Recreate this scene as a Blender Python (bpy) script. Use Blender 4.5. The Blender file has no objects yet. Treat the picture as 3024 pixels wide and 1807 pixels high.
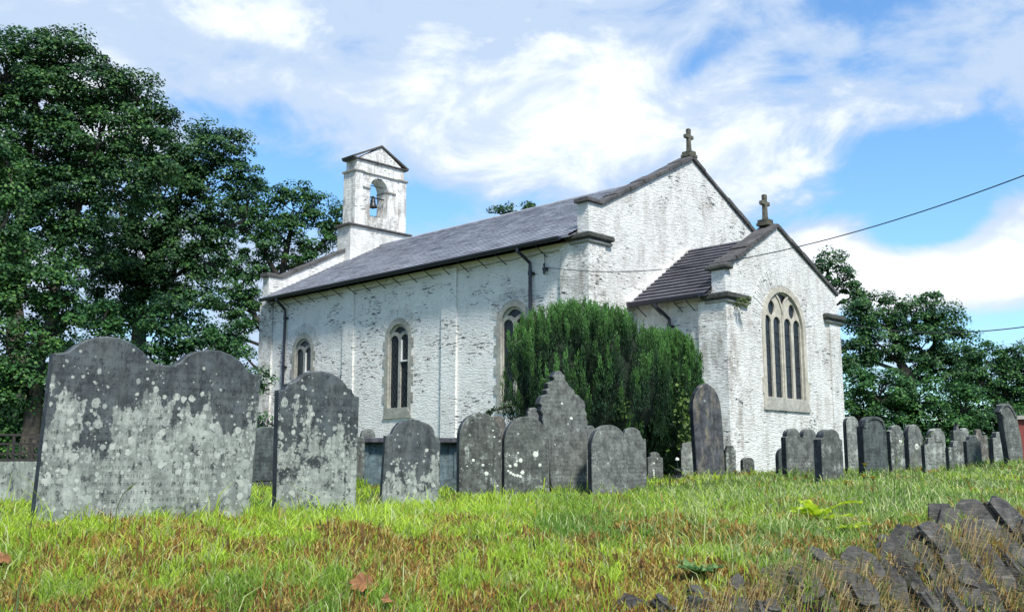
import bpy, bmesh, math, random
import numpy as np
from mathutils import Vector, Matrix
from mathutils.geometry import tessellate_polygon
random.seed(7); rng = np.random.default_rng(11)
PI = math.pi
scene = bpy.context.scene
col = scene.collection
# ------------------------------------------------------------------ camera model (fitted)
F_PX, PITCH, ROLL, YAW = 3034.0, 0.1564, -0.0016, 0.7743
CX, CY, CZ = 13.0745, -23.3209, 0.1085
cp, sp, cr, sr = math.cos(PITCH), math.sin(PITCH), math.cos(ROLL), math.sin(ROLL)
FW = Vector((0, cp, sp)); UP0 = Vector((0, -sp, cp)); RT0 = Vector((1, 0, 0))
RT = RT0*cr + UP0*sr; UP = -RT0*sr + UP0*cr
CAM = Vector((0, 0, CZ))
def ray(u, v): return FW + RT*((u-1512)/F_PX) + UP*((903.5-v)/F_PX)
def unp(u, v, Y):
    d = ray(u, v); return CAM + d*(Y/d.y)
def unp_plane(u, v, P, n):
    d = ray(u, v); return CAM + d*((P-CAM).dot(n)/d.dot(n))
# ------------------------------------------------------------------ helpers
def tag(o, label=None, cat=None, group=None, kind=None):
    if label: o['label'] = label
    if cat: o['category'] = cat
    if group: o['group'] = group
    if kind: o['kind'] = kind
    return o
def empty(name, loc=(0, 0, 0), rz=0, **k):
    o = bpy.data.objects.new(name, None); o.empty_display_size = .2
    col.objects.link(o); o.location = loc; o.rotation_euler = (0, 0, rz)
    return tag(o, **k)
def link(name, me, mat, parent=None, **k):
    o = bpy.data.objects.new(name, me); col.objects.link(o)
    if mat:
        for m in (mat if isinstance(mat, (list, tuple)) else [mat]): me.materials.append(m)
    if parent: o.parent = parent
    return tag(o, **k)
class MB:
    def __init__(s): s.v = []; s.f = []
    def add(s, vs, fs):
        n = len(s.v); s.v += [tuple(p) for p in vs]; s.f += [tuple(i+n for i in f) for f in fs]; return s
    def box(s, x0, x1, y0, y1, z0, z1, M=None):
        vs = [Vector((x, y, z)) for z in (z0, z1) for y in (y0, y1) for x in (x0, x1)]
        if M: vs = [M @ p for p in vs]
        return s.add(vs, [(0, 2, 3, 1), (4, 5, 7, 6), (0, 1, 5, 4), (2, 6, 7, 3), (0, 4, 6, 2), (1, 3, 7, 5)])
    def bar(s, a, b, w, h, up=(0, 0, 1)):
        a = Vector(a); b = Vector(b); d = (b-a).normalized(); x = d.cross(Vector(up)).normalized(); z = x.cross(d)
        vs = [p + x*(i*w/2) + z*(j*h/2) for p in (a, b) for j in (-1, 1) for i in (-1, 1)]
        return s.add(vs, [(0, 2, 3, 1), (4, 5, 7, 6), (0, 1, 5, 4), (2, 6, 7, 3), (0, 4, 6, 2), (1, 3, 7, 5)])
    def tube(s, pts, r, n=8):
        pts = [Vector(p) for p in pts]; rs = r if isinstance(r, (list, tuple)) else [r]*len(pts)
        vs = []; fs = []
        ref = Vector((.13, .31, 1)).normalized()
        for i, p in enumerate(pts):
            d = (pts[min(i+1, len(pts)-1)] - pts[max(i-1, 0)]).normalized()
            rf = ref if abs(d.dot(ref)) < .95 else Vector((1, .2, 0)).normalized()
            x = d.cross(rf).normalized(); y = d.cross(x)
            for k in range(n):
                a = 2*PI*k/n; vs.append(p + (x*math.cos(a)+y*math.sin(a))*rs[i])
        for i in range(len(pts)-1):
            for k in range(n):
                fs.append((i*n+k, i*n+(k+1) % n, (i+1)*n+(k+1) % n, (i+1)*n+k))
        fs.append(tuple(range(n-1, -1, -1))); m = (len(pts)-1)*n; fs.append(tuple(m+k for k in range(n)))
        return s.add(vs, fs)
    def lathe(s, prof, c, n=16):
        vs = []; fs = []
        for r, z in prof:
            for k in range(n):
                a = 2*PI*k/n; vs.append((c[0]+r*math.cos(a), c[1]+r*math.sin(a), c[2]+z))
        for i in range(len(prof)-1):
            for k in range(n): fs.append((i*n+k, i*n+(k+1) % n, (i+1)*n+(k+1) % n, (i+1)*n+k))
        fs.append(tuple(range(n-1, -1, -1))); m = (len(prof)-1)*n; fs.append(tuple(m+k for k in range(n)))
        return s.add(vs, fs)
    def plate(s, outline, holes, d0, d1, fn, cham=0.0):
        """2-D outline with holes, extruded d0..d1; fn(a,b,d)->xyz"""
        loops = [outline]+list(holes); flat = [p for l in loops for p in l]
        tris = tessellate_polygon([[Vector((p[0], p[1], 0)) for p in l] for l in loops])
        N = len(flat)
        if cham:
            ins = []
            L = outline; n = len(L)
            ar = sum(L[i][0]*L[(i+1) % n][1]-L[(i+1) % n][0]*L[i][1] for i in range(n)); sg = 1 if ar > 0 else -1
            for i in range(n):
                a = Vector(L[i-1][:2]); b = Vector(L[i][:2]); c = Vector(L[(i+1) % n][:2])
                n1 = (b-a).normalized(); n2 = (c-b).normalized()
                m = Vector((-(n1.y+n2.y), n1.x+n2.x)); m = m.normalized() if m.length > 1e-6 else Vector((-n1.y, n1.x))
                k = max(.5, abs(m.dot(Vector((-n1.y, n1.x)))))
                ins.append(b + m*sg*cham/k)
            vs = [fn(p[0], p[1], d0) for p in ins]+[fn(p[0], p[1], d0+cham) for p in outline] + \
                 [fn(p[0], p[1], d1-cham) for p in outline]+[fn(p[0], p[1], d1) for p in ins]
            fs = [tuple(t) for t in tris]+[tuple(3*N+i for i in reversed(t)) for t in tris]
            for r in range(3):
                for i in range(N):
                    j = (i+1) % N; fs.append((r*N+i, r*N+j, (r+1)*N+j, (r+1)*N+i))
            return s.add(vs, fs)
        vs = [fn(p[0], p[1], d0) for p in flat]+[fn(p[0], p[1], d1) for p in flat]
        fs = [tuple(t) for t in tris]+[tuple(N+i for i in reversed(t)) for t in tris]
        o = 0
        for l in loops:
            n = len(l)
            for i in range(n):
                j = (i+1) % n; fs.append((o+i, o+j, N+o+j, N+o+i))
            o += n
        return s.add(vs, fs)
    def mesh(s, name, norm=True):
        me = bpy.data.meshes.new(name); me.from_pydata([tuple(p) for p in s.v], [], s.f)
        if norm:
            bm = bmesh.new(); bm.from_mesh(me); bmesh.ops.recalc_face_normals(bm, faces=bm.faces); bm.to_mesh(me); bm.free()
        me.update(); return me
    def build(s, name, mat, parent=None, smooth=False, **k):
        me = s.mesh(name)
        if smooth: me.polygons.foreach_set('use_smooth', [True]*len(me.polygons))
        return link(name, me, mat, parent, **k)
def np_mesh(name, V, Fq, colr=None, smooth=False):
    """V (n,3), Fq (m,k) constant-size faces, colr per-vertex (n,3)"""
    me = bpy.data.meshes.new(name); n = len(V); m, k = Fq.shape
    me.vertices.add(n); me.vertices.foreach_set('co', np.ascontiguousarray(V, dtype=np.float32).ravel())
    me.loops.add(m*k); me.loops.foreach_set('vertex_index', np.ascontiguousarray(Fq, dtype=np.int32).ravel())
    me.polygons.add(m); me.polygons.foreach_set('loop_start', np.arange(0, m*k, k, dtype=np.int32))
    me.polygons.foreach_set('use_smooth', np.full(m, smooth))
    me.update(calc_edges=True)
    if colr is not None:
        a = me.color_attributes.new('Col', 'FLOAT_COLOR', 'POINT')
        c = np.ones((n, 4), dtype=np.float32); c[:, :3] = colr; a.data.foreach_set('color', c.ravel())
    return me
class Noise2:
    def __init__(s, seed, scale, octs=4):
        r = np.random.default_rng(seed); s.k = []
        for o in range(octs):
            for _ in range(5):
                a = r.uniform(0, 2*PI); f = 2*PI/scale*(2**o)*r.uniform(.7, 1.3)
                s.k.append((math.cos(a)*f, math.sin(a)*f, r.uniform(0, 2*PI), .6**o))
        s.n = sum(k[3] for k in s.k)**.5
    def __call__(s, x, y):
        t = 0
        for kx, ky, p, a in s.k: t = t + a*np.sin(kx*x+ky*y+p)
        return t/s.n
# ------------------------------------------------------------------ materials
class NT:
    def __init__(s, name):
        s.m = bpy.data.materials.new(name); s.m.use_nodes = True; s.t = s.m.node_tree; s.t.nodes.clear()
        s.out = s.n('ShaderNodeOutputMaterial')
    def n(s, typ, **k):
        nd = s.t.nodes.new(typ)
        for a, b in k.items(): setattr(nd, a, b)
        return nd
    def l(s, a, b): s.t.links.new(a, b)
    def put(s, sock, val):
        if isinstance(val, bpy.types.NodeSocket): s.l(val, sock)
        elif val is not None: sock.default_value = val
    def math(s, op, a, b=None, c=None, clamp=False):
        n = s.n('ShaderNodeMath', operation=op, use_clamp=clamp)
        s.put(n.inputs[0], a); s.put(n.inputs[1], b); s.put(n.inputs[2], c); return n.outputs[0]
    def noise(s, vec, scale, detail=4, rough=.55, dist=0.):
        n = s.n('ShaderNodeTexNoise'); s.put(n.inputs['Vector'], vec); n.inputs['Scale'].default_value = scale
        n.inputs['Detail'].default_value = detail; n.inputs['Roughness'].default_value = rough; n.inputs['Distortion'].default_value = dist
        return n.outputs['Fac']
    def voro(s, vec, scale, feature='F1', rand=1., out='Distance'):
        n = s.n('ShaderNodeTexVoronoi', feature=feature); s.put(n.inputs['Vector'], vec); n.inputs['Scale'].default_value = scale
        n.inputs['Randomness'].default_value = rand
        return n.outputs[out]
    def mapr(s, v, a, b, c=0., d=1., smooth=False):
        n = s.n('ShaderNodeMapRange'); s.put(n.inputs[0], v)
        if smooth: n.interpolation_type = 'SMOOTHSTEP'
        for i, x in zip((1, 2, 3, 4), (a, b, c, d)): s.put(n.inputs[i], x)
        return n.outputs[0]
    def mix(s, f, a, b):
        n = s.n('ShaderNodeMix', data_type='RGBA'); s.put(n.inputs[0], f)
        for i, x in ((6, a), (7, b)):
            s.put(n.inputs[i], (*x, 1) if isinstance(x, tuple) and len(x) == 3 else x)
        return n.outputs[2]
    def obj(s): return s.n('ShaderNodeTexCoord').outputs['Object']
    def xyz(s, v):
        n = s.n('ShaderNodeSeparateXYZ'); s.put(n.inputs[0], v); return n.outputs
    def comb(s, x, y, z):
        n = s.n('ShaderNodeCombineXYZ')
        for i, a in enumerate((x, y, z)): s.put(n.inputs[i], a)
        return n.outputs[0]
    def bump(s, h, strength, dist, nrm=None):
        n = s.n('ShaderNodeBump'); s.put(n.inputs['Height'], h); n.inputs['Strength'].default_value = strength
        n.inputs['Distance'].default_value = dist; s.put(n.inputs['Normal'], nrm); return n.outputs[0]
    def bsdf(s, c, rough=.8, nrm=None, metal=0., spec=.4):
        n = s.n('ShaderNodeBsdfPrincipled')
        s.put(n.inputs['Base Color'], (*c, 1) if isinstance(c, tuple) and len(c) == 3 else c)
        s.put(n.inputs['Roughness'], rough); s.put(n.inputs['Normal'], nrm); n.inputs['Metallic'].default_value = metal
        n.inputs['Specular IOR Level'].default_value = spec
        s.l(n.outputs[0], s.out.inputs[0]); return n
def m_plain(name, c, rough=.7, metal=0., nscale=30, amt=.25, bump=.15, dist=.01, spec=.4):
    t = NT(name); v = t.obj(); a = t.noise(v, nscale, 5); b = t.noise(v, nscale/6, 3)
    f = t.mapr(t.math('ADD', a, b), .7, 1.3)
    c0 = tuple(x*(1-amt) for x in c); c1 = tuple(min(1, x*(1+amt)) for x in c)
    t.bsdf(t.mix(f, c0, c1), rough, t.bump(a, bump, dist), metal, spec); return t.m
def m_whitewash(name, peel=.5, grime=.3, bs=.62, worn=0., alb=1.):
    t = NT(name); v = t.obj(); x = t.xyz(v)
    u = t.math('ADD', x[0], x[1]); z = x[2]
    warp = t.noise(t.comb(u, z, 0.), 1.1, 3); zz = t.math('ADD', z, t.math('MULTIPLY', warp, .12))
    V = t.comb(t.math('MULTIPLY', u, 1.), t.math('MULTIPLY', zz, 6.0), 0.)
    stones = t.voro(V, 2.6, 'DISTANCE_TO_EDGE'); cell = t.voro(V, 2.6, 'F1', 1., 'Color')
    fine = t.noise(t.comb(u, t.math('MULTIPLY', zz, 4.5), 3.), 9, 5, .65)
    cl = t.xyz(cell)[0]
    joint = t.mapr(stones, .0, .12, 0., 1.)
    h = t.math('ADD', t.math('MULTIPLY', joint, .28), t.math('ADD', t.math('MULTIPLY', cl, .42), t.math('MULTIPLY', fine, 1.25)))
    # peeled bits: long thin horizontal gaps
    P = t.comb(u, t.math('MULTIPLY', zz, 5.5), 7.); pn = t.noise(P, 5.5, 4, .6)
    dens = t.noise(t.comb(u, t.math('MULTIPLY', z, 1.3), 2.), .8, 4, .6)
    thr = t.mapr(dens, .42, .60, .745-.04*peel, .62-.07*peel)
    pm = t.mapr(t.math('SUBTRACT', pn, thr), 0., .03)
    # big patches where whitewash has gone
    big = t.noise(t.comb(u, t.math('MULTIPLY', z, 1.6), 11.), 1.3, 5, .65)
    bigm = t.math('MULTIPLY', t.mapr(big, .66-.16*worn, .74-.16*worn), t.mapr(fine, .42, .6))
    base = t.mix(t.mapr(t.noise(t.comb(u, z, 4.), .9, 4), .3, .7), tuple(q*alb for q in (.87, .86, .82)), tuple(q*alb for q in (.79, .785, .75)))
    base = t.mix(t.math('MULTIPLY', t.mapr(cl, 0, 1), .16), base, (.60, .62, .61))
    gr = t.noise(t.comb(t.math('MULTIPLY', u, 2.2), t.math('MULTIPLY', z, .8), 9.), 1.5, 5, .7)
    base = t.mix(t.math('MULTIPLY', t.mapr(gr, .44, .68), grime*1.2), base, (.34, .31, .27))
    jm = t.math('MULTIPLY', t.mapr(stones, .0, .05, 1., 0.), t.mapr(fine, .42, .62))
    base = t.mix(t.math('MULTIPLY', jm, .5), base, (.30, .31, .31))
    base = t.mix(t.math('MULTIPLY', bigm, .75), base, (.27, .24, .21))
    base = t.mix(t.math('MULTIPLY', pm, .95), base, (.045, .052, .055))
    h = t.math('SUBTRACT', h, t.math('MULTIPLY', pm, 1.1))
    t.bsdf(base, .85, t.bump(h, bs, .04), 0, .25); return t.m
def m_slate(name, seed, crust=.5, spots=.4, tint=(.034, .041, .043), top=None, brown=0., letters=True):
    """weathered slate headstone: crust = pale lichen amount; top = height above which crust thins"""
    t = NT(name); v = t.obj(); x = t.xyz(v)
    S = seed*3.71
    P = t.comb(t.math('ADD', x[0], S), t.math('MULTIPLY', x[1], 1.), x[2])
    n1 = t.noise(P, 3.2, 6, .65); n2 = t.noise(P, 22, 6, .7); n3 = t.noise(t.comb(t.math('ADD', x[0], S+5), x[1], t.math('MULTIPLY', x[2], .22)), 9, 5, .65)
    base = t.mix(t.mapr(n2, .3, .7), tint, tuple(c*2.1 for c in tint))
    base = t.mix(t.mapr(n3, .45, .75, 0., .6), base, (.15, .16, .15))
    if brown: base = t.mix(t.mapr(n3, .50, .66, 0., brown), base, (.24, .20, .13))
    streak = t.noise(t.comb(t.math('MULTIPLY', t.math('ADD', x[0], S), 6.), t.math('MULTIPLY', x[1], 6.), t.math('MULTIPLY', x[2], .7)), 2.5, 5, .7)
    base = t.mix(t.mapr(streak, .50, .66, 0., .7), base, tuple(c*.45 for c in tint))
    n4 = t.noise(P, 6.5, 5, .7)
    base = t.mix(t.mapr(n4, .48, .62, 0., .55), base, tuple(min(.3, c*3.2) for c in tint)); base = t.mix(t.mapr(n4, .36, .47, .6, 0.), base, tuple(c*.5 for c in tint))
    hz = 1.0 if top is None else t.mapr(t.math('ADD', x[2], t.math('MULTIPLY', t.math('SUBTRACT', t.noise(t.comb(t.math('ADD', x[0], S), x[1], t.math('MULTIPLY', x[2], .35)), 3.2, 4, .6), .5), 2.2)), top-.38, top+.12, 1., .0)
    f = t.math('ADD', t.math('MULTIPLY', n1, .55), t.math('ADD', t.math('MULTIPLY', n4, .6), t.math('MULTIPLY', n2, .3)))
    f = t.math('ADD', f, t.math('MULTIPLY', t.math('SUBTRACT', hz, 1.), .6))
    thr = .93-.42*crust
    cm = t.mapr(f, thr, thr+.045)
    tone = t.noise(P, 14, 6, .75)
    cc = t.mix(t.mapr(t.math('ADD', t.math('MULTIPLY', tone, .6), t.math('MULTIPLY', t.noise(P, 4.2, 4, .6), .6)), .45, .72), (.12, .135, .12), (.42, .45, .40))
    cc = t.mix(t.mapr(streak, .44, .60, 0., .6), cc, (.115, .13, .12))
    base = t.mix(t.math('MULTIPLY', cm, .95), base, cc)
    fl = t.mapr(t.noise(t.comb(t.math('ADD', x[0], S+9), x[1], t.math('MULTIPLY', x[2], .6)), 15, 5, .75), .55, .60)
    base = t.mix(t.math('MULTIPLY', fl, .8), base, tuple(c*.75 for c in tint))
    # rounded lichen discs, merging into the crust lower down
    for i_, (sc, r0, dn, cc2) in enumerate(((9, .042, .55, (.36, .39, .35)), (13, .030, .70, (.47, .50, .44)), (17, .024, .60, (.33, .36, .32)), (27, .015, .55, (.42, .45, .40)))):
        vn = t.n('ShaderNodeTexVoronoi', feature='F1'); t.put(vn.inputs['Vector'], t.comb(t.math('ADD', x[0], S+i_*2.3), x[1], x[2])); vn.inputs['Scale'].default_value = sc
        rr = t.xyz(vn.outputs['Color'])
        pb = spots*dn*.55 if top is None else t.math('ADD', t.math('MULTIPLY', hz, crust*.75), spots*dn*.42)
        lo = t.math('SUBTRACT', 1., pb, clamp=True)
        rad = t.math('MULTIPLY', t.math('MULTIPLY', t.mapr(rr[0], lo, t.math('ADD', lo, .25), 0., 1.), t.mapr(rr[1], 0, 1, .35, 1.)), r0*sc)
        wob = t.math('ADD', vn.outputs['Distance'], t.math('MULTIPLY', t.math('SUBTRACT', n2, .5), .6))
        sm = t.mapr(t.math('SUBTRACT', rad, wob), 0., .05)
        base = t.mix(t.math('MULTIPLY', sm, .88), base, t.mix(t.mapr(tone, .4, .6, 0., .5), cc2, tuple(c*.55 for c in cc2)))
    h = t.math('ADD', t.math('MULTIPLY', n2, .6), t.math('MULTIPLY', cm, .5))
    if letters:   # worn, unreadable carving in rows
        row = t.math('SINE', t.math('MULTIPLY', x[2], 105.)); ch = t.noise(t.comb(t.math('ADD', x[0], S), t.math('FLOOR', t.math('MULTIPLY', x[2], 16.7)), 0.), 55, 1)
        lm = t.math('MULTIPLY', t.mapr(row, .1, .5), t.mapr(ch, .5, .56)); lm = t.math('MULTIPLY', lm, t.mapr(t.noise(P, 2.7, 2), .42, .55))
        h = t.math('SUBTRACT', h, t.math('MULTIPLY', lm, .55))
        base = t.mix(t.math('MULTIPLY', lm, .28), base, (.035, .04, .045))
    t.bsdf(base, t.mapr(n2, .3, .7, .5, .8), t.bump(h, .9, .008), 0, .35); return t.m
def m_roof(name, c0, c1, rough, joint=.25, course=.2, slope=.52):
    t = NT(name); v = t.obj(); x = t.xyz(v)
    row = t.math('FLOOR', t.math('DIVIDE', x[2], course*slope/math.hypot(1, slope)))
    wn = t.n('ShaderNodeTexWhiteNoise', noise_dimensions='2D')
    wr = t.n('ShaderNodeTexWhiteNoise', noise_dimensions='1D'); t.put(wr.inputs['W'], row); off = t.math('MULTIPLY', wr.outputs[0], joint)
    k = t.math('FLOOR', t.math('DIVIDE', t.math('ADD', x[0], off), joint)); t.put(wn.inputs[0], t.comb(k, row, 0.))
    rnd = wn.outputs[0]
    fr = t.math('FRACT', t.math('DIVIDE', t.math('ADD', x[0], t.math('ADD', off, 100.)), joint)); jm = t.mapr(fr, 0., .06, 1., 0.)
    st = t.noise(t.comb(x[0], x[1], t.math('MULTIPLY', x[2], .4)), 1.2, 5, .6)
    n2 = t.noise(v, 16, 5)
    c = t.mix(t.mapr(t.math('ADD', t.math('MULTIPLY', rnd, .34), t.math('MULTIPLY', st, 1.)), .35, .85), c0, c1)
    c = t.mix(t.mapr(n2, .6, .72, 0, .5), c, tuple(q*.6 for q in c0)); c = t.mix(t.math('MULTIPLY', jm, .6), c, tuple(q*.4 for q in c0))
    t.bsdf(c, t.mapr(n2, .3, .7, rough-.08, rough+.12), t.bump(t.math('ADD', t.math('MULTIPLY', rnd, .3), t.math('MULTIPLY', n2, .5)), .3, .008), 0, .5); return t.m
def m_leaf(name, trans=.3, rough=.55, gain=1.):
    t = NT(name); a = t.n('ShaderNodeVertexColor', layer_name='Col').outputs[0]
    if gain != 1: a = t.mix(0., a, a)
    p = t.n('ShaderNodeBsdfPrincipled'); t.l(a, p.inputs['Base Color']); p.inputs['Roughness'].default_value = rough
    p.inputs['Specular IOR Level'].default_value = .3
    tr = t.n('ShaderNodeBsdfTranslucent'); t.l(a, tr.inputs[0]); mx = t.n('ShaderNodeMixShader'); mx.inputs[0].default_value = trans
    t.l(p.outputs[0], mx.inputs[1]); t.l(tr.outputs[0], mx.inputs[2]); t.l(mx.outputs[0], t.out.inputs[0]); return t.m
def m_glass_lead(name):
    t = NT(name); v = t.obj(); x = t.xyz(v); u = t.math('ADD', x[0], x[1])
    a = t.math('FRACT', t.math('MULTIPLY', t.math('ADD', u, t.math('ADD', t.math('MULTIPLY', x[2], .62), 50.)), 7.))
    b = t.math('FRACT', t.math('MULTIPLY', t.math('ADD', t.math('SUBTRACT', u, t.math('MULTIPLY', x[2], .62)), 50.), 7.))
    m = t.math('MAXIMUM', t.mapr(t.math('ABSOLUTE', t.math('SUBTRACT', a, .5)), .43, .5), t.mapr(t.math('ABSOLUTE', t.math('SUBTRACT', b, .5)), .43, .5))
    n = t.noise(v, 7, 3); c = t.mix(m, t.mix(t.mapr(n, .4, .7), (.006, .010, .014), (.02, .03, .04)), (.05, .055, .06))
    t.bsdf(c, .22, t.bump(t.math('ADD', t.math('MULTIPLY', m, .5), t.math('MULTIPLY', n, 1.)), .5, .02), 0, .35); return t.m
M = {}
M['wall'] = m_whitewash('whitewashed_rubble', 1.0, .18)
M['wall_gable'] = m_whitewash('whitewashed_gable', .6, .5, .6, .3, .88)
M['wall_bell'] = m_whitewash('weathered_whitewash', .25, .95, .7, .5)
M['wall_dirty'] = m_whitewash('dirty_whitewash', .85, .7, .7, 1.)
M['roof'] = m_roof('nave_slates', (.23, .23, .26), (.39, .40, .44), .32, .28, .2, .52)
M['roof2'] = m_roof('chancel_slates', (.040, .040, .050), (.085, .083, .10), .5, .25, .2, .66)
M['coping'] = m_plain('coping_slate', (.075, .072, .070), .8, 0, 14, .55, .6, .03)
M['ledge'] = m_plain('mossy_ledge', (.060, .063, .055), .9, 0, 18, .6, .7, .03)
M['mould'] = m_plain('stone_moulding', (.30, .29, .26), .85, 0, 20, .3, .4, .02)
M['stone'] = m_plain('bath_stone', (.34, .33, .29), .85, 0, 12, .35, .4, .01)
M['cream'] = m_plain('cream_stone', (.44, .41, .34), .85, 0, 10, .28, .4, .008)
M['glass'] = m_glass_lead('leaded_glass')
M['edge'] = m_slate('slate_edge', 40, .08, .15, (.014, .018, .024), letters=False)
M['iron'] = m_plain('black_iron', (.018, .018, .030), .35, .0, 30, .3, .2, .004, .5)
M['rust'] = m_plain('rusty_iron', (.030, .024, .022), .7, .0, 40, .4, .3, .004)
M['cross'] = m_plain('lichened_stone_cross', (.10, .098, .072), .9, 0, 16, .55, .8, .02)
M['bronze'] = m_plain('bell_bronze', (.045, .05, .055), .4, .6, 20, .3, .2, .004)
M['white'] = m_plain('white_paint', (.7, .7, .68), .5, 0, 20, .1, .1, .003)
M['cable'] = m_plain('cable_rubber', (.02, .028, .03), .6, 0, 20, .1, .1, .002)
M['bark'] = m_plain('bark', (.075, .066, .052), .95, 0, 6, .5, 1., .06)
M['bark_dark'] = m_plain('dark_bark', (.045, .040, .034), .95, 0, 6, .5, 1., .06)
M['leaf'] = m_leaf('tree_leaves', .28)
M['needle'] = m_leaf('yew_needles', .15)
M['grass'] = m_leaf('grass_blades', .42, .5)
M['rock'] = None
def m_rock():
    t = NT('bank_slate'); v = t.obj(); x = t.xyz(v)
    n = t.noise(v, 9, 6, .7); n2 = t.noise(t.comb(x[0], t.math('MULTIPLY', x[1], 1.5), t.math('MULTIPLY', x[2], 7.)), 6, 5, .6)
    c = t.mix(t.mapr(n, .35, .65), (.014, .015, .015), (.10, .094, .082)); c = t.mix(t.mapr(n2, .55, .7, 0, .7), c, (.20, .185, .16))
    c = t.mix(t.mapr(t.noise(v, 3.3, 5), .58, .68, 0, .7), c, (.05, .06, .022))
    t.bsdf(c, .7, t.bump(t.math('ADD', t.noise(v, 40, 5, .7), t.math('MULTIPLY', n, .8)), .8, .012), 0, .4); return t.m
M['rock'] = m_rock()
def m_ground():
    t = NT('churchyard_turf'); v = t.obj(); n = t.noise(v, 1.3, 6, .65); n2 = t.noise(v, 30, 6, .75); n3 = t.noise(v, 7, 5, .7)
    c = t.mix(t.mapr(n2, .3, .7), (.06, .09, .02), (.15, .22, .045)); br = t.mix(t.mapr(n2, .35, .65), (.05, .036, .016), (.30, .21, .06))
    x = t.xyz(v); near = t.mapr(x[1], 6.2, 7.6, .55, .0)
    f = t.mapr(t.math('ADD', t.math('ADD', n, t.math('MULTIPLY', n3, .5)), near), .85, 1.15)
    ex = t.n('ShaderNodeVertexColor', layer_name='Col').outputs[0]; soil = t.mix(t.mapr(n2, .35, .65), (.012, .011, .009), (.075, .062, .045)); t.bsdf(t.mix(ex, t.mix(f, c, br), soil), .95, t.bump(t.math('ADD', n2, n3), 1., .08), 0, .2); return t.m
M['ground'] = m_ground()
M['road'] = m_plain('road_asphalt', (.05, .05, .052), .9, 0, 60, .3, .4, .01)
M['brick'] = m_plain('red_brick', (.22, .055, .045), .85, 0, 20, .3, .3, .01)
M['terra'] = m_plain('black_plastic', (.015, .016, .018), .4, 0, 20, .2, .1, .002)
# ------------------------------------------------------------------ ground height field
CTRL = []   # (X, Y, z)
EDGE = [(-40, 2.2), (-8, 4.0), (-2, 4.6), (0.0, 4.85), (.6, 5.3), (1.3, 6.0), (2.2, 6.85), (3.35, 7.8), (5.0, 9.2), (9.3, 13.7), (14, 19), (60, 60)]
def edge_dist(X, Y):
    """positive on the churchyard side"""
    X = np.asarray(X, float); Y = np.asarray(Y, float); best = np.full(X.shape, 1e9); sg = np.ones(X.shape)
    for (x0, y0), (x1, y1) in zip(EDGE[:-1], EDGE[1:]):
        dx, dy = x1-x0, y1-y0; t = np.clip(((X-x0)*dx+(Y-y0)*dy)/(dx*dx+dy*dy), 0, 1)
        px, py = X-(x0+t*dx), Y-(y0+t*dy); d = np.hypot(px, py); s = np.sign(dx*py-dy*px); s[s == 0] = 1
        m = d < best; best = np.where(m, d, best); sg = np.where(m, s, sg)
    return best*sg
bumpN = Noise2(5, 1.1, 4); bumpF = Noise2(6, .35, 3)
ROAD = CZ-1.62
def ground_z(X, Y):
    X = np.atleast_1d(np.asarray(X, float)); Y = np.atleast_1d(np.asarray(Y, float))
    C = np.array(CTRL); num = np.zeros(X.shape); den = np.zeros(X.shape)
    for cx, cy, cz_ in C:
        w = 1/(((X-cx)**2+(Y-cy)**2)+.05)**1.7; num += w*cz_; den += w
    z = num/den
    s = edge_dist(X, Y)
    near = np.exp(-((Y-5)/5.)**2)
    z = z + bumpN(X, Y)*.030*near + bumpF(X, Y)*.024*near*(Y < 8.5)
    # rounded shoulder, then the bank face, then the road
    so = s + bumpN(X*1.3, Y*1.3)*.07
    drop = np.where(so > .35, 0, np.where(so > -.1, ((.35-so)**2)*.75, .152+(-.1-so)*1.7))
    z2 = z-drop + np.where(so < .1, bumpF(X*1.5, Y*1.5)*.03, 0)
    return np.maximum(z2, ROAD)
def gz(x, y): return float(ground_z([x], [y])[0])
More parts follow.
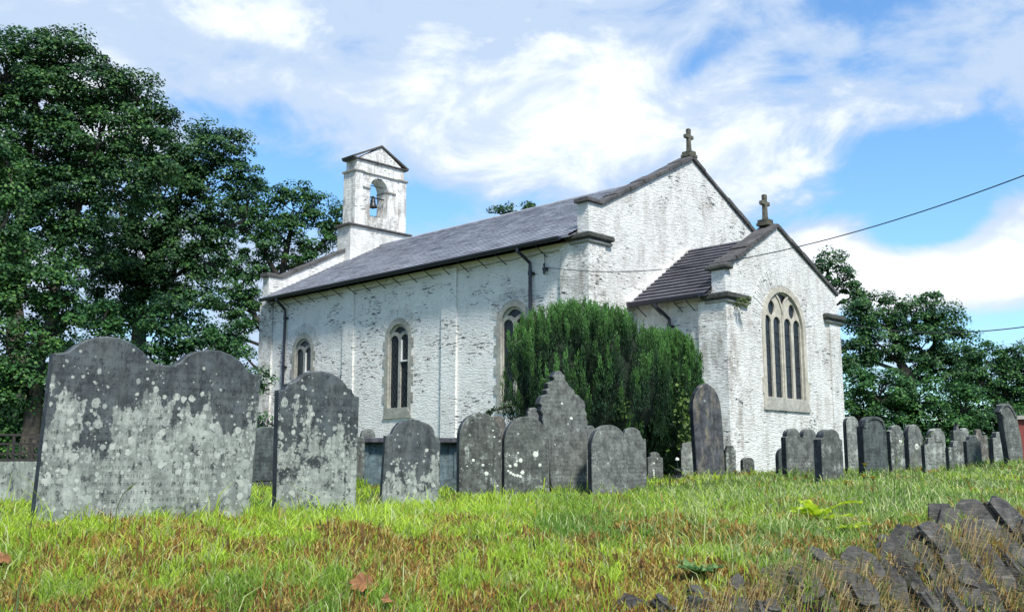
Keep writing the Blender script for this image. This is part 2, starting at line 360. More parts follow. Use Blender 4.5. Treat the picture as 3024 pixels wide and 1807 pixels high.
# ------------------------------------------------------------------ gravestones: measured list
def arch_pts(cx, cz, r, a0, a1, n, rz=None):
    rz = rz or r
    return [(cx+r*math.cos(a0+(a1-a0)*i/n), cz+rz*math.sin(a0+(a1-a0)*i/n)) for i in range(n+1)]
def prof(shape, W, H, sh=.12, hump=None):
    """outline from bottom left clockwise over the top, in metres; x 0..W, z 0..H"""
    b = -.25; c = W/2
    if shape == 'round':
        r = W/2; rz = min(r*1.0, H*.5); return [(0, b)]+arch_pts(c, H-rz, r, PI, 0, 22, rz)+[(W, b)]
    if shape == 'flat':    # low segmental top
        rz = W*.3; return [(0, b)]+arch_pts(c, H-rz, W/2, PI, 0, 18, rz)+[(W, b)]
    if shape == 'gothic':
        pts = [(0, b), (0, H*.70)]
        for i in range(1, 13):
            t = i/12; pts.append((c*(1-math.cos(t*PI/2)**1.0)*1.0 if False else c*(t**1.0)*(.35+.65*t), H*.70+H*.30*math.sin(t*PI/2)**.9))
        L = pts[1:]; return [(0, b)]+L+[(W-x, z) for x, z in reversed(L[:-1])]+[(W, b)]
    if shape == 'shoulder':    # square shoulder, concave scoop, round hump
        s = sh*W; zs = H*(1-.0)-(W*.30); r = (W-2*s)/2
        L = [(0, b), (0, zs-.01), (s*.3, zs)]
        for i in range(1, 6): a = i/5*PI/2; L.append((s*.3+s*.7*math.sin(a), zs+s*.55*(1-math.cos(a))))
        z1 = zs+s*.55; rz = H-z1
        A = arch_pts(c, z1, r, PI, PI/2, 12, rz)
        L += A[1:]; return L+[(W-x, z) for x, z in reversed(L[:-1])]
    if shape == 'step':    # stepped shoulder with small hump
        s = sh*W; z0 = H-W*.34
        L = [(0, b), (0, z0), (s*.6, z0+.0), (s*.75, z0+.035), (s, z0+.07)]+arch_pts(c, z0+.07, c-s, PI, PI/2, 10, H-z0-.07)[1:]
        return L+[(W-x, z) for x, z in reversed(L[:-1])]
    if shape == 'square':
        s = sh*W; z0 = H-.13
        L = [(0, b), (0, z0-.02), (.01, z0), (s, z0), (s+.01, z0+.06), (s+.03, H-.015), (s+.05, H)]
        return L+[(W-x, z) for x, z in reversed(L)]
    if shape == 'double':
        h = W/2
        def half():
            s = .10*h; zs = H-h*.40; L = [(0, b), (0, zs)]
            for i in range(1, 5): a = i/4*PI/2; L.append((s*math.sin(a), zs+s*.5*(1-math.cos(a))))
            A = arch_pts(h/2, zs+s*.5, h/2-s, PI, 0, 18, H-zs-s*.5)
            return L+A[1:], (zs+s*.5)
        L, z = half(); R = [(x+h, zz) for x, zz in L[3:]]
        return L+[(h-.04, z-.03), (h+.04, z-.03)]+R+[(W, z-.03), (W, b)]
STONES = []
GROUP = 'slate headstones in the churchyard'
def stone(uL, uR, vb, vt, D, psi, shape, label, mat, t=.09, sh=.13, trace=None, lean=0., rail=0., back=0., cat='gravestone', vbR=None, group=GROUP):
    """D is the forward distance of the stone's left bottom corner; psi turns its face to the right"""
    psi = math.radians(psi)
    T = Vector((math.cos(psi), math.sin(psi), 0)); nrm = Vector((math.sin(psi), -math.cos(psi), 0))
    P0 = unp(uL, vb, D); aR = (uR-1512)/F_PX
    Q = unp_plane(uR, vb, P0, nrm); W = (Q-P0).dot(T)
    mid = P0+T*(W/2)
    zb = P0.z if vbR is None else P0.z
    H = unp_plane((uL+uR)/2, vt, P0, nrm).z-P0.z
    if trace:
        out = []
        for (u, v) in trace:
            p = unp_plane(u, v, P0, nrm); out.append(((p-P0).dot(T), p.z-P0.z))
        lx, rx = out[0][0], out[-1][0]
        out = [(lx, -.25)]+out+[(rx, -.25)]
    else: out = prof(shape, W, H, sh)
    CTRL.append((mid.x, mid.y, P0.z-.015))
    STONES.append(dict(P=P0, psi=psi, out=out, t=t, label=label, mat=mat, lean=lean, back=back, cat=cat, rail=rail, group=group, W=W, H=H))
k1 = .6112
def C1(x, y): return (x*k1, 900+y*k1)
S1T = [C1(*p) for p in [(165, 1050), (262, 232), (300, 233), (330, 226), (370, 196), (420, 168), (470, 155), (525, 151), (580, 160), (640, 183), (690, 222), (725, 262), (755, 285), (790, 291), (845, 293), (870, 278), (905, 245), (950, 224), (1010, 215), (1070, 222), (1120, 240), (1165, 272), (1200, 315), (1225, 333), (1265, 340), (1205, 1060)]]
def C4(x, y): return (700+x*.4717, 800+y*.4717)
S2T = [C4(*p) for p in [(247, 1552), (265, 745), (300, 742), (315, 722), (318, 705), (345, 700), (380, 680), (420, 648), (470, 629), (530, 625), (590, 637), (640, 665), (680, 705), (700, 735), (722, 741), (728, 762), (742, 782), (768, 790), (745, 1528)]]
def C7(x, y): return (700+x*.2818, 1200+y*.2818)
S3T = [C7(*p) for p in [(1512, 1080), (1562, 305), (1600, 300), (1625, 285), (1655, 225), (1700, 170), (1760, 138), (1840, 128), (1910, 145), (1980, 185), (2040, 250), (2075, 320), (2100, 362), (2134, 376), (2108, 1062)]]
def C5(x, y): return (1250+x*.337, 1050+y*.337)
S6T = [C5(*p) for p in [(1130, 1200), (1100, 900), (1058, 620), (1046, 560), (1052, 520), (1030, 480), (1040, 440), (1018, 420), (1028, 385), (1045, 350), (1088, 336), (1075, 300), (1100, 285), (1090, 240), (1128, 228), (1150, 212), (1130, 180), (1150, 160), (1165, 138), (1190, 130), (1212, 140), (1222, 160), (1240, 170), (1246, 216), (1268, 240), (1280, 268), (1322, 300), (1332, 338), (1365, 348), (1385, 378), (1412, 400), (1424, 430), (1420, 470), (1436, 510), (1432, 545), (1445, 580), (1438, 660), (1436, 1195)]]
sl = m_slate
MS = [sl('slate_a', 1, .84, .75, top=1.06), sl('slate_b', 2, .70, .8, top=1.08), sl('slate_c', 3, .68, .12, (.036, .042, .044), top=.85, letters=False),
      sl('slate_d', 4, .40, .55, (.050, .053, .046)), sl('slate_e', 5, .36, .40, (.056, .060, .053)), sl('slate_f', 6, .30, .12, (.074, .078, .071)),
      sl('slate_g', 7, .36, .10, (.086, .090, .082)), sl('slate_h', 8, .12, .04, (.034, .036, .040), brown=.9, letters=False), sl('slate_i', 9, .48, .3, (.068, .072, .064)),
      sl('slate_j', 10, .08, .08, (.036, .044, .043)), sl('slate_pale', 14, .6, .2, (.12, .125, .112)), sl('slate_brown', 12, .42, .25, (.075, .070, .060), brown=.5)]
stone(101, 742, 1545, 993, 7.2, 44, 'double', 'large double-humped slate headstone crusted with pale lichen, widest and nearest stone', MS[0], t=.10, trace=S1T)
stone(823, 1052, 1532, 1095, 9.4, 42, '', 'lichen-speckled slate headstone with notched shoulders just right of the wide double stone', MS[1], t=.10, trace=S2T)
stone(1126, 1294, 1504, 1236, 11.9, 30, '', 'dark slate headstone with small right shoulder standing before the black-edged table tomb', MS[2], t=.09, trace=S3T)
stone(1160, 1300, 1452, 1243, 13.4, 30, 'shoulder', 'slate headstone almost hidden behind the round-topped stone before the table tomb', MS[4], t=.08)
stone(745, 818, 1440, 1259, 15.2, 34, 'flat', 'dark panelled slate headstone seen in the gap between the two nearest stones', MS[9], t=.12)
stone(1040, 1076, 1426, 1288, 14.6, 34, 'flat', 'sliver of pale mottled headstone peeping past the notched-shoulder stone', MS[8], t=.08)
stone(1357, 1482, 1468, 1218.5, 14.0, 32, 'round', 'round-topped headstone dotted with white lichen, left of a similar paler one', MS[3], t=.10)
stone(1447, 1494, 1440, 1227, 15.6, 32, 'shoulder', 'reddish grey headstone half hidden between two round-topped stones', MS[11], t=.08)
stone(1491, 1624, 1467, 1229, 14.3, 30, 'round', 'round-topped headstone with a curved trail of white lichen blotches, left of the ornate stone', MS[4], t=.10)
stone(1560, 1594, 1440, 1203, 16.6, 26, 'shoulder', 'narrow headstone peeping out behind the left edge of the ornate tall stone', MS[6], t=.09, sh=.1)
stone(1631, 1735, 1456, 1094, 14.7, 24, '', 'tall ornate slate headstone with scrolled crocketed top in front of the yew', MS[5], t=.16, trace=S6T)
stone(1733, 1762, 1440, 1256, 16.2, 30, 'round', 'thin round stone edge glimpsed right of the ornate tall headstone', MS[6], t=.08)
stone(1750, 1857, 1465, 1254, 14.4, 30, 'round', 'round-topped grey headstone with a pale smear low down, right of the ornate one', MS[6], t=.12)
stone(1832, 1912, 1446, 1262, 15.8, 30, 'step', 'grey headstone with stepped shoulder, overlapping a round one and right of it', MS[5], t=.08, sh=.2)
stone(1915, 1960, 1420, 1334, 18.2, 30, 'shoulder', 'small low headstone with white streak below the yew', MS[5], t=.07, sh=.2)
stone(2014, 2062, 1408, 1305.6, 19.0, 26, 'step', 'small pale headstone with peaked top between the yew and the tall pointed stone', MS[10], t=.07, sh=.1)
stone(2058, 2143, 1409, 1132.5, 17.6, 24, 'gothic', 'tall brown pointed-arch headstone with a rust-coloured streak by the chancel corner', MS[7], t=.13,
      trace=[C6 for C6 in [(2000+x*.4717, 800+y*.4717) for x, y in [(128, 1290), (118, 1150), (108, 1000), (99, 860), (102, 815), (115, 768), (140, 728), (160, 711), (180, 704), (205, 713), (232, 738), (258, 780), (272, 830), (280, 900), (292, 1060), (303, 1290)]]])
stone(2146, 2176, 1408, 1315, 19.8, 24, 'step', 'small lichened headstone behind the right side of the tall pointed stone', MS[8], t=.08, sh=.2)
stone(2196, 2230, 1399, 1350, 20.4, 28, 'flat', 'tiny rounded headstone standing alone against the white chancel wall', MS[4], t=.10)
stone(2302, 2345, 1399, 1322, 20.8, 26, 'round', 'dark round stone edge behind the left side of the joined twin headstone', MS[9], t=.12)
stone(2326, 2422, 1406, 1265, 18.6, 30, 'double', 'joined twin-humped grey headstone in front of the chancel end wall', MS[5], t=.14)
stone(2432, 2495, 1427, 1267, 16.2, 34, 'shoulder', 'shouldered dark headstone with thick black left edge, right of the twin-humped stone', MS[4], t=.17)
def C9(x, y): return (2450+x*.2358, 1150+y*.2358)
def st9(xL, xR, yb, yt, D, psi, shape, label, mat, **k):
    a = C9(xL, yb); b = C9(xR, yt); stone(a[0], b[0], a[1], b[1], D, psi, shape, label, mat, **k)
st9(245, 398, 1035, 335, 20.4, 26, 'round', 'narrow tall round-topped headstone just right of the chancel corner', MS[10], t=.12)
st9(450, 745, 1065, 337, 18.2, 22, 'step', 'broad dark slate headstone with bright curved left rim, largest of the right-hand row', MS[9], t=.18, sh=.12)
st9(790, 960, 1060, 445, 18.8, 26, 'shoulder', 'leaning speckled headstone right of the broad dark slate one', MS[8], t=.10)
st9(1015, 1180, 1010, 437, 20.2, 26, 'round', 'round-topped headstone with one white blotch, mid right-hand row', MS[6], t=.14)
st9(1135, 1208, 1000, 532, 21.6, 24, 'square', 'plain slab edge behind the round stone with one white blotch', MS[5], t=.08)
st9(1212, 1365, 1030, 600, 19.6, 24, 'square', 'short pale square-shouldered headstone at the front of the right-hand row', MS[10], t=.11, sh=.3)
st9(1300, 1478, 1000, 485, 21.4, 24, 'round', 'arched headstone with a sunken square panel under its crown', MS[10], t=.16)
st9(1512, 1698, 1000, 640, 20.4, 24, 'square', 'low square-shouldered headstone with worn front, left of the small greenish one', MS[8], t=.11, sh=.3)
st9(1585, 1700, 985, 437, 22.6, 22, 'square', 'taller flat-topped headstone with raised centre behind the worn low one', MS[5], t=.11, sh=.35)
st9(1690, 1775, 960, 480, 23.6, 22, 'flat', 'pale rounded headstone just behind the taller flat-topped one', MS[10], t=.10)
st9(1738, 1920, 950, 572, 21.2, 22, 'shoulder', 'small greenish slate headstone with sharp shoulders in the right-hand row', MS[9], t=.11, sh=.22)
st9(1800, 2005, 935, 498, 23.2, 24, 'square', 'yellowish streaked headstone with stepped top behind the small greenish one', MS[11], t=.10, sh=.32)
st9(2070, 2232, 925, 530, 22.4, 24, 'square', 'mottled short headstone left of the tall leaning one', MS[10], t=.14, sh=.25)
S28 = [C9(*p) for p in [(2262, 930), (2225, 700), (2190, 480), (2165, 340), (2160, 290), (2125, 280), (2150, 235), (2165, 195), (2195, 175), (2235, 173), (2270, 205), (2305, 265), (2330, 325), (2350, 340), (2365, 420), (2395, 560), (2418, 700), (2432, 900)]]
stone(C9(2262, 930)[0], C9(2430, 900)[0], C9(0, 930)[1], 1190, 20.6, 20, '', 'tall headstone leaning left with a scrolled arched top, last on the right', MS[5], t=.16, trace=S28)
# extra ground control points
def ctl(u, v, Y):
    p = unp(u, v, Y); CTRL.append((p.x, p.y, p.z))
for u in (-600, 0, 500, 1000, 1500):
    o = 0 if u < 1200 else .25
    ctl(u, 1562, 6.9+o); ctl(u, 1640, 6.3+o); ctl(u, 1735, 5.8+o); ctl(u, 1860, 5.3+o); CTRL.append(((u-1512)/F_PX*4.8, 4.8, CZ-1.02)); CTRL.append(((u-1512)/F_PX*4., 4., CZ-1.25))
for u, v, Y in ((900, 1545, 8.0), (1300, 1522, 8.6), (1300, 1500, 11), (1700, 1505, 9.5), (1900, 1540, 8), (1850, 1640, 6.7), (1900, 1760, 5.8), (2100, 1540, 8), (2150, 1650, 6.5), (2200, 1780, 5.6), (2300, 1560, 7.8), (2450, 1640, 6.7), (2550, 1600, 7.4),
                (2300, 1480, 10), (2600, 1470, 11), (2900, 1455, 13), (2700, 1540, 8.4), (3024, 1495, 10.2), (2600, 1430, 14), (2900, 1405, 17), (3100, 1380, 20), (3400, 1400, 18), (0, 1470, 14), (400, 1462, 15), (-400, 1475, 14), (1100, 1450, 14.5)):
    ctl(u, v, Y)
for X, Y, z in ((-4, 24, -.18), (0, 22, -.12), (6, 24, 0), (-14, 30, -.3), (-20, 45, -.3), (0, 50, .0), (16, 34, .25), (25, 45, .3), (10, 28, .05), (-30, 15, -.4), (-10, 20, -.3), (30, 60, .3), (-40, 70, -.2), (0, 100, 0)):
    CTRL.append((X, Y, z))
# ------------------------------------------------------------------ ground mesh
def axis(a, b, step, lo, hi, g=1.18):
    c = list(np.arange(a, b+1e-6, step)); s = step; x = a; L = []
    while x > lo: s *= g; x -= s; L.append(max(x, lo))
    s = step; x = b; R = []
    while x < hi: s *= g; x += s; R.append(min(x, hi))
    return np.array(L[::-1]+c+R)
gx = axis(-4.5, 7.5, .07, -2500, 2500); gy = axis(2.4, 12.5, .07, -2500, 2500)
GX, GY = np.meshgrid(gx, gy); GZ = ground_z(GX.ravel(), GY.ravel())
far = np.hypot(GX.ravel(), GY.ravel()); 
V = np.stack([GX.ravel(), GY.ravel(), GZ], 1); nx, ny = len(gx), len(gy)
I = (np.arange(ny-1)[:, None]*nx+np.arange(nx-1)[None]).ravel()
Fq = np.stack([I, I+1, I+1+nx, I+nx], 1)
sE = edge_dist(V[:, 0], V[:, 1]); cE = np.clip((.10-sE+bumpF(V[:, 0]*2, V[:, 1]*2)*.12)*4, 0, 1)*(V[:, 0] > -.3); link('ground', np_mesh('ground', V, Fq, np.repeat(cE[:, None], 3, 1), smooth=True), M['ground'], kind='structure')
# road strip 4 mm over the low ground at the foot of the bank
rd = MB(); L = []; R = []
for (x, y) in [(-40, .8), (-8, 2.4), (-2, 3.2), (.9, 3.5), (2.4, 4.3), (3.9, 5.7), (6.2, 8.1), (10.6, 12.8), (16, 18)]:
    L.append((x, y)); R.append((x+3.5, y-4.2))
vs = [(x, y, ROAD+.004) for x, y in L]+[(x, y, ROAD+.004) for x, y in R]; n = len(L)
rd.add(vs, [(i, n+i, n+i+1, i+1) for i in range(n-1)]); rd.build('road', M['road'], kind='structure')
# ------------------------------------------------------------------ build stones
def build_stone(s):
    c, sn = math.cos(s['psi']), math.sin(s['psi'])
    o = empty('gravestone', s['P'], s['psi'], label=s['label'], cat=s['cat'], group=s['group']) if False else None
    mb = MB(); mb.plate(s['out'], [], 0., s['t'], lambda a, b, d: (a, d, b), cham=min(.012, s['t']*.14))
    me = mb.mesh('gravestone')
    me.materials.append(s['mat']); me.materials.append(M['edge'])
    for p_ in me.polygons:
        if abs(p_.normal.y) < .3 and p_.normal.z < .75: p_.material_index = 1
    ob = link('gravestone', me, None, None, label=s['label'], cat=s['cat'], group=s['group'])
    ob.location = s['P']; ob.rotation_euler = (0, 0, s['psi'])
    return ob
SOBJ = [build_stone(s) for s in STONES]
# carved details on a few stones (parts)
def raised(o, outline, d0, d1, name, mat, **k):
    mb = MB(); mb.plate(outline, [], d0, d1, lambda a, b, d: (a, d, b), cham=.004); mb.build(name, mat, o, **k)
for s, o in zip(STONES, SOBJ):
    if 'sunken square panel' in s['label']:
        W, H = s['W'], s['H']; raised(o, [(W*.24, H-W*.72), (W*.76, H-W*.72), (W*.76, H-W*.30), (W*.24, H-W*.30)], -.012, .01, 'panel', s['mat'])
    if 'dark panelled' in s['label']:
        W, H = s['W'], s['H']; raised(o, [(W*.1, .1), (W*.9, .1), (W*.9, H*.64), (W*.1, H*.64)], -.012, .01, 'panel', s['mat'])
        raised(o, [(-.03, -.2), (W+.03, -.2), (W+.03, .07), (-.03, .07)], -.05, .16, 'plinth', s['mat'])
    if 'bright curved left rim' in s['label'] or 'scrolled arched top' in s['label']:
        out = [p for p in s['out'] if p[1] > s['H']*.72]
        n = len(out); cxm = sum(p[0] for p in out)/n; czm = s['H']*.6
        ins = [(cxm+(p[0]-cxm)*.86, czm+(p[1]-czm)*.88) for p in out]
        raised(o, out+ins[::-1], -.02, .01, 'rim', s['mat'])
M['lichen'] = m_plain('white_lichen', (.60, .62, .54), .9, 0, 60, .25, .5, .003)
def blotches(key, pts):
    for s, o in zip(STONES, SOBJ):
        if key in s['label']:
            T = Vector((math.cos(s['psi']), math.sin(s['psi']), 0)); nrm = Vector((math.sin(s['psi']), -math.cos(s['psi']), 0)); r_ = random.Random(len(key))
            for u, v, rp in pts:
                p = unp_plane(u, v, s['P'], nrm); a0 = (p-s['P']).dot(T); b0 = p.z-s['P'].z; r = rp/F_PX*s['P'].y; out = []
                for i in range(16):
                    a = 2*PI*i/16; q = r*(1+r_.uniform(-.16, .16)); out.append((a0+q*math.cos(a)*1.1, b0+q*math.sin(a)))
                raised(o, out, -.004, .003, 'lichen_patch', M['lichen'])
blotches('curved trail of white', [C5(x, y)+(r*.337,) for x, y, r in [(760, 968, 14), (745, 1010, 10), (765, 1025, 13), (787, 1040, 12), (802, 1048, 11), (826, 1050, 13), (851, 1058, 14), (869, 1022, 18), (810, 955, 17), (820, 925, 10), (853, 918, 19), (985, 862, 26), (1022, 958, 15), (832, 686, 7), (755, 870, 6), (830, 852, 9)]])
blotches('dotted with white lichen', [C5(x, y)+(r*.337,) for x, y, r in [(438, 916, 14), (522, 958, 13), (555, 1033, 19), (610, 656, 8), (622, 712, 9), (667, 750, 7), (650, 1140, 8), (384, 968, 7), (665, 860, 6)]])
blotches('tall ornate', [C5(x, y)+(r*.337,) for x, y, r in [(1297, 550, 14), (1268, 598, 7), (1155, 778, 6), (1215, 420, 9)]])
blotches('white streak below the yew', [C5(x, y)+(r*.337,) for x, y, r in [(2022, 942, 9), (2053, 902, 6), (2020, 1005, 9), (2021, 1025, 9), (2022, 1045, 9), (2024, 1065, 8)]])
blotches('round-topped headstone with one white', [C9(1092, 708)+(7,), C9(1090, 725)+(6,)])
blotches('leaning speckled', [C9(880, 645)+(4,), C9(895, 650)+(4,)])
# ------------------------------------------------------------------ table tomb behind the stones
def tomb(P, psi, L, Wd, H, label, slabmat, bodymat):
    r = empty('table_tomb', P, psi, label=label, cat='tomb')
    b = MB(); b.box(0, L, 0, Wd, -.2, H-.09); b.build('chest', bodymat, r)
    for x in (0.0, L*.5-.06, L-.12):
        q = MB(); q.box(x, x+.12, -.03, .03, -.2, H-.1); q.build('pilaster', bodymat, r)
    q = MB(); q.box(-.02, L+.02, -.05, .02, -.2, .07); q.build('plinth', bodymat, r)
    s = MB(); s.plate([(-.12, -.14), (L+.12, -.14), (L+.12, Wd+.12), (-.12, Wd+.12)], [], H-.10, H-.02, lambda a, b_, d: (a, b_, d), cham=.015)
    s.build('slab', slabmat, r); return r
Pt = unp(1062, 1428, 15.2); psi_t = math.radians(10)
Ht = unp(1062, 1288, 15.2).z-Pt.z
tomb(Pt, psi_t, 1.5, .75, Ht, 'low slate table tomb with a thin overhanging dark top slab before the church wall', m_slate('tomb_slab', 21, .1, .1, (.035, .035, .045), letters=False), m_slate('tomb_body', 22, .05, .05, (.05, .075, .085), letters=False))
S_behind = unp(1066, 1440, 17.5)
STONES2 = []
# small half-round stone showing above the slab, and left chest tomb with rails
def simple_stone(u0, u1, vb, vt, D, psi, shape, label, mat, **k):
    n0 = len(STONES); stone(u0, u1, vb, vt, D, psi, shape, label, mat, **k); return build_stone(STONES[n0])
simple_stone(1064, 1106, 1425, 1265, 17.4, 26, 'round', 'small half-round headstone showing over the left end of the table tomb slab', MS[5], t=.09)
Pl = unp(-60, 1476, 12.6); r = empty('railed_tomb', Pl, math.radians(6), label='pale lichened chest tomb topped by iron rails at the left edge', cat='tomb')
Hl = unp(0, 1362, 12.6).z-Pl.z; Ht2 = unp(0, 1283, 12.6).z-Pl.z
b = MB(); b.box(0, 1.0, 0, 1.6, -.2, Hl); b.build('chest', m_slate('tomb_pale', 31, .75, .5, letters=False), r)
def rod(x0, z0, x1, z1, y, w=.025):
    q = MB(); q.box(min(x0, x1)-w/2*(z0 != z1), max(x0, x1)+w/2*(z0 != z1), y-w/2, y+w/2, min(z0, z1)-w/2*(x0 != x1), max(z0, z1)+w/2*(x0 != x1)); return q
for z in (Ht2, Hl+(Ht2-Hl)*.66, Hl+(Ht2-Hl)*.28, Hl+.02):
    rod(0, z, .97, z, .04).build('rail', M['rust'], r); rod(0, z, .97, z, 1.5).build('rail', M['rust'], r)
for x in (.02, .33, .64, .95):
    rod(x, Hl, x, Ht2, .046, .03).build('post', M['rust'], r); rod(x, Hl, x, Ht2, 1.506, .03).build('post', M['rust'], r)
for x in np.linspace(.12, .86, 6):
    q = rod(x, Hl, x, Hl+(Ht2-Hl)*.66, .042, .018); q.build('bar', M['rust'], r)
# iron spiked railing by the nave, left
P = unp(752, 1275, 21.0); rr = empty('iron_railing', (P.x, P.y, gz(P.x, P.y)), math.radians(12), label='black spiked iron grave railing low against the white wall at the far left', cat='railing')
ztop = unp(780, 1245, 21.0).z-gz(P.x, P.y)
for k in range(9):
    x = k*.085; q = MB(); h = ztop+(.04 if k % 2 else 0)
    q.box(x-.011, x+.011, -.011, .011, -.1, h-.06); q.lathe([(.004, h-.07), (.028, h-.045), (.012, h-.03), (.022, h-.015), (.002, h+.05)], (x, 0, 0), 6); q.build('spike', M['iron'], rr)
for z in (ztop-.13, ztop-.19, .15):
    q = MB(); q.box(-.05, .75, -.009, .014, z-.011, z+.011); q.build('rail', M['iron'], rr)
for x in (.40, .76):
    q = MB(); q.box(x-.02, x+.02, -.02, .02, -.1, ztop+.02); q.build('post', M['rust'], rr)
q = MB(); q.box(.40, .76, -.02, .02, ztop+.0, ztop+.035); q.build('top_rail', M['rust'], rr)
# ------------------------------------------------------------------ CHURCH (local frame: +x east, -y south face, origin at chancel east wall centre)
ca, sa = math.cos(-YAW), math.sin(-YAW)
croot = Vector((ca*(-CX)-sa*(-CY), sa*(-CX)+ca*(-CY), 0))
CH = empty('church', croot, -YAW, label='whitewashed stone church with slate roofs, bellcote and small chancel', cat='church')
XW, XE, HY, HN = -17.27, -2.71, 4.5, 5.66; TG = .36
SL = .52; APX = 8.60; KN = 6.56
def south(y0): return lambda a, b, d: (a, y0+d, b)
def eastf(x0): return lambda a, b, d: (x0-d, a, b)
def arch_out(cx, hw, zb, ztop, n=20, rz=None):
    rz = rz or hw; return [(cx-hw, zb)]+arch_pts(cx, ztop-rz, hw, PI, 0, n, rz)+[(cx+hw, zb)]
WX = (-14.74, -9.93, -5.28)
# walls
def jitter(outline, amt, seg=.5):
    """add small irregularities along straight runs"""
    out = []; n = len(outline)
    for i in range(n):
        a = outline[i]; b = outline[(i+1) % n]; L = math.hypot(b[0]-a[0], b[1]-a[1]); k = max(1, int(L/seg)); out.append(a)
        for j in range(1, k):
            t = j/k; nx_, ny_ = -(b[1]-a[1])/L, (b[0]-a[0])/L; w = random.uniform(-amt, amt); out.append((a[0]+(b[0]-a[0])*t+nx_*w, a[1]+(b[1]-a[1])*t+ny_*w))
    return out
w = MB(); w.plate([(XW+TG, -.4), (XE-TG, -.4), (XE-TG, HN), (XW+TG, HN)], [arch_out(x, .50, 1.72, 4.30) for x in WX], 0, .6, south(-HY))
w.build('south_wall', M['wall'], CH)
w = MB(); w.box(XW+TG, XE-TG, HY-.6, HY, -.4, HN); w.build('north_wall', M['wall'], CH)
def gable(x0, name, ya=4.5):
    g = MB(); o = [(-ya, -.4), (ya, -.4), (ya, KN), (3.98, KN), (0, APX), (-3.98, KN), (-ya, KN)]
    g.plate(jitter(o, .006, .35), [], 0, TG, eastf(x0)); return g.build(name, M['wall_gable'], CH)
gable(XE, 'east_gable_wall'); gable(XW+TG, 'west_gable_wall')
# chancel
CAY = -.30; CAZ = 6.16; CKZ = 4.74; CHW = 2.76; CT = .38
g = MB(); EWC = -.13
g.plate(jitter([(-CHW, -.4), (CHW, -.4), (CHW, CKZ), (CAY, CAZ), (-CHW, CKZ)], .005, .35), [arch_out(EWC, .98, 1.74, 4.60, 26)], 0, CT, eastf(0)); g.build('chancel_gable_wall', M['wall_gable'], CH)
g = MB(); g.box(XE, -CT, -CHW, -CHW+.5, -.4, 4.28); g.build('chancel_side_wall', M['wall_gable'], CH); g = MB(); g.box(XE, -CT, CHW-.5, CHW, -.4, 4.28); g.build('chancel_side_wall', M['wall_gable'], CH)
# pilasters
def pil(x0, x1, y0, y1, z1, mat='wall'):
    q = MB(); q.box(x0, x1, y0, y1, -.4, z1); q.build('pilaster', M[mat], CH)
pil(-12.57, -12.04, -HY-.06, -HY+.1, 5.56); pil(-8.02, -7.42, -HY-.06, -HY+.1, 5.56)
pil(XE-.88, XE+.045, -HY-.075, -3.92, 5.60, 'wall_dirty'); pil(XW-.04, XW+.72, -HY-.06, -4.0, 5.60, 'wall_dirty')
pil(-.74, .045, -CHW-.07, -2.25, 4.02, 'wall_dirty'); pil(-.74, .045, 2.22, CHW+.05, 4.02, 'wall_gable'); pil(XE-.5, XE+.04, 4.0, HY+.05, 5.6, 'wall_gable')
# kneeler ledges: moulding + dark slab
def ledge(x0, x1, y0, y1, z):
    q = MB(); q.plate([(x0+.07, y0+.07), (x1-.07, y0+.07), (x1-.07, y1-.0), (x0+.07, y1)], [], z-.10, z, lambda a, b, d: (a, b, d), cham=.03); q.build('cornice_moulding', M['mould'], CH)
    q = MB(); q.plate(jitter([(x0, y0), (x1, y0), (x1, y1), (x0, y1)], .012, .2), [], z, z+.15, lambda a, b, d: (a, b, d), cham=.035); q.build('cornice_slab', M['ledge'], CH)
ledge(XE-.62, XE+.17, -HY-.19, -3.70, 5.63)
ledge(-.60, .17, -CHW-.17, -1.90, 4.04); ledge(-.60, .17, 1.95, CHW+.14, 4.04)
# coping along gables
def coping(x0, x1, pts, th, over=.0, seg=.62, mat='coping', name='coping'):
    """pts list of (y,z) of wall-top line; slabs laid in short lengths"""
    q = MB()
    for (a, b) in zip(pts[:-1], pts[1:]):
        L = math.hypot(b[0]-a[0], b[1]-a[1]); n = max(1, round(L/seg)); nx_, nz_ = -(b[1]-a[1])/L, (b[0]-a[0])/L
        if nz_ < 0: nx_, nz_ = -nx_, -nz_
        for i in range(n):
            s0, s1 = i/n, (i+1)/n - .004/L; e = random.uniform(-.012, .012); f = random.uniform(-.015, .015); th2 = th*random.uniform(.85, 1.15)
            A = (a[0]+(b[0]-a[0])*s0, a[1]+(b[1]-a[1])*s0); B = (a[0]+(b[0]-a[0])*s1, a[1]+(b[1]-a[1])*s1)
            q.plate([A, B, (B[0]+nx_*th2, B[1]+nz_*th2), (A[0]+nx_*(th2+e), A[1]+nz_*(th2+e))], [], x0+f, x1+f, lambda y, z, d: (d, y, z), cham=.012)
    q.build(name, M[mat], CH)
for x1 in (XE, XW+TG):
    coping(x1-TG-.04, x1+.07, [(-4.60, KN+.012), (-3.98, KN+.003), (0, APX+.003)], .11)
    coping(x1-TG-.04, x1+.07, [(4.60, KN+.012), (3.98, KN+.003), (0.0, APX+.003)], .11)
coping(-CT-.04, .07, [(-CHW-.02, CKZ+.0), (CAY, CAZ+.0)], .12); coping(-CT-.04, .07, [(CHW+.02, CKZ), (CAY, CAZ)], .12)
q = MB(); q.plate([(-CT-.12, -CHW-.10), (.12, -CHW-.10), (.12, -CHW+.18), (-CT-.12, -CHW+.18)], [], CKZ+.01, CKZ+.12, lambda a, b, d: (a, b, d), cham=.03); q.build('kneeler_slab', M['ledge'], CH)
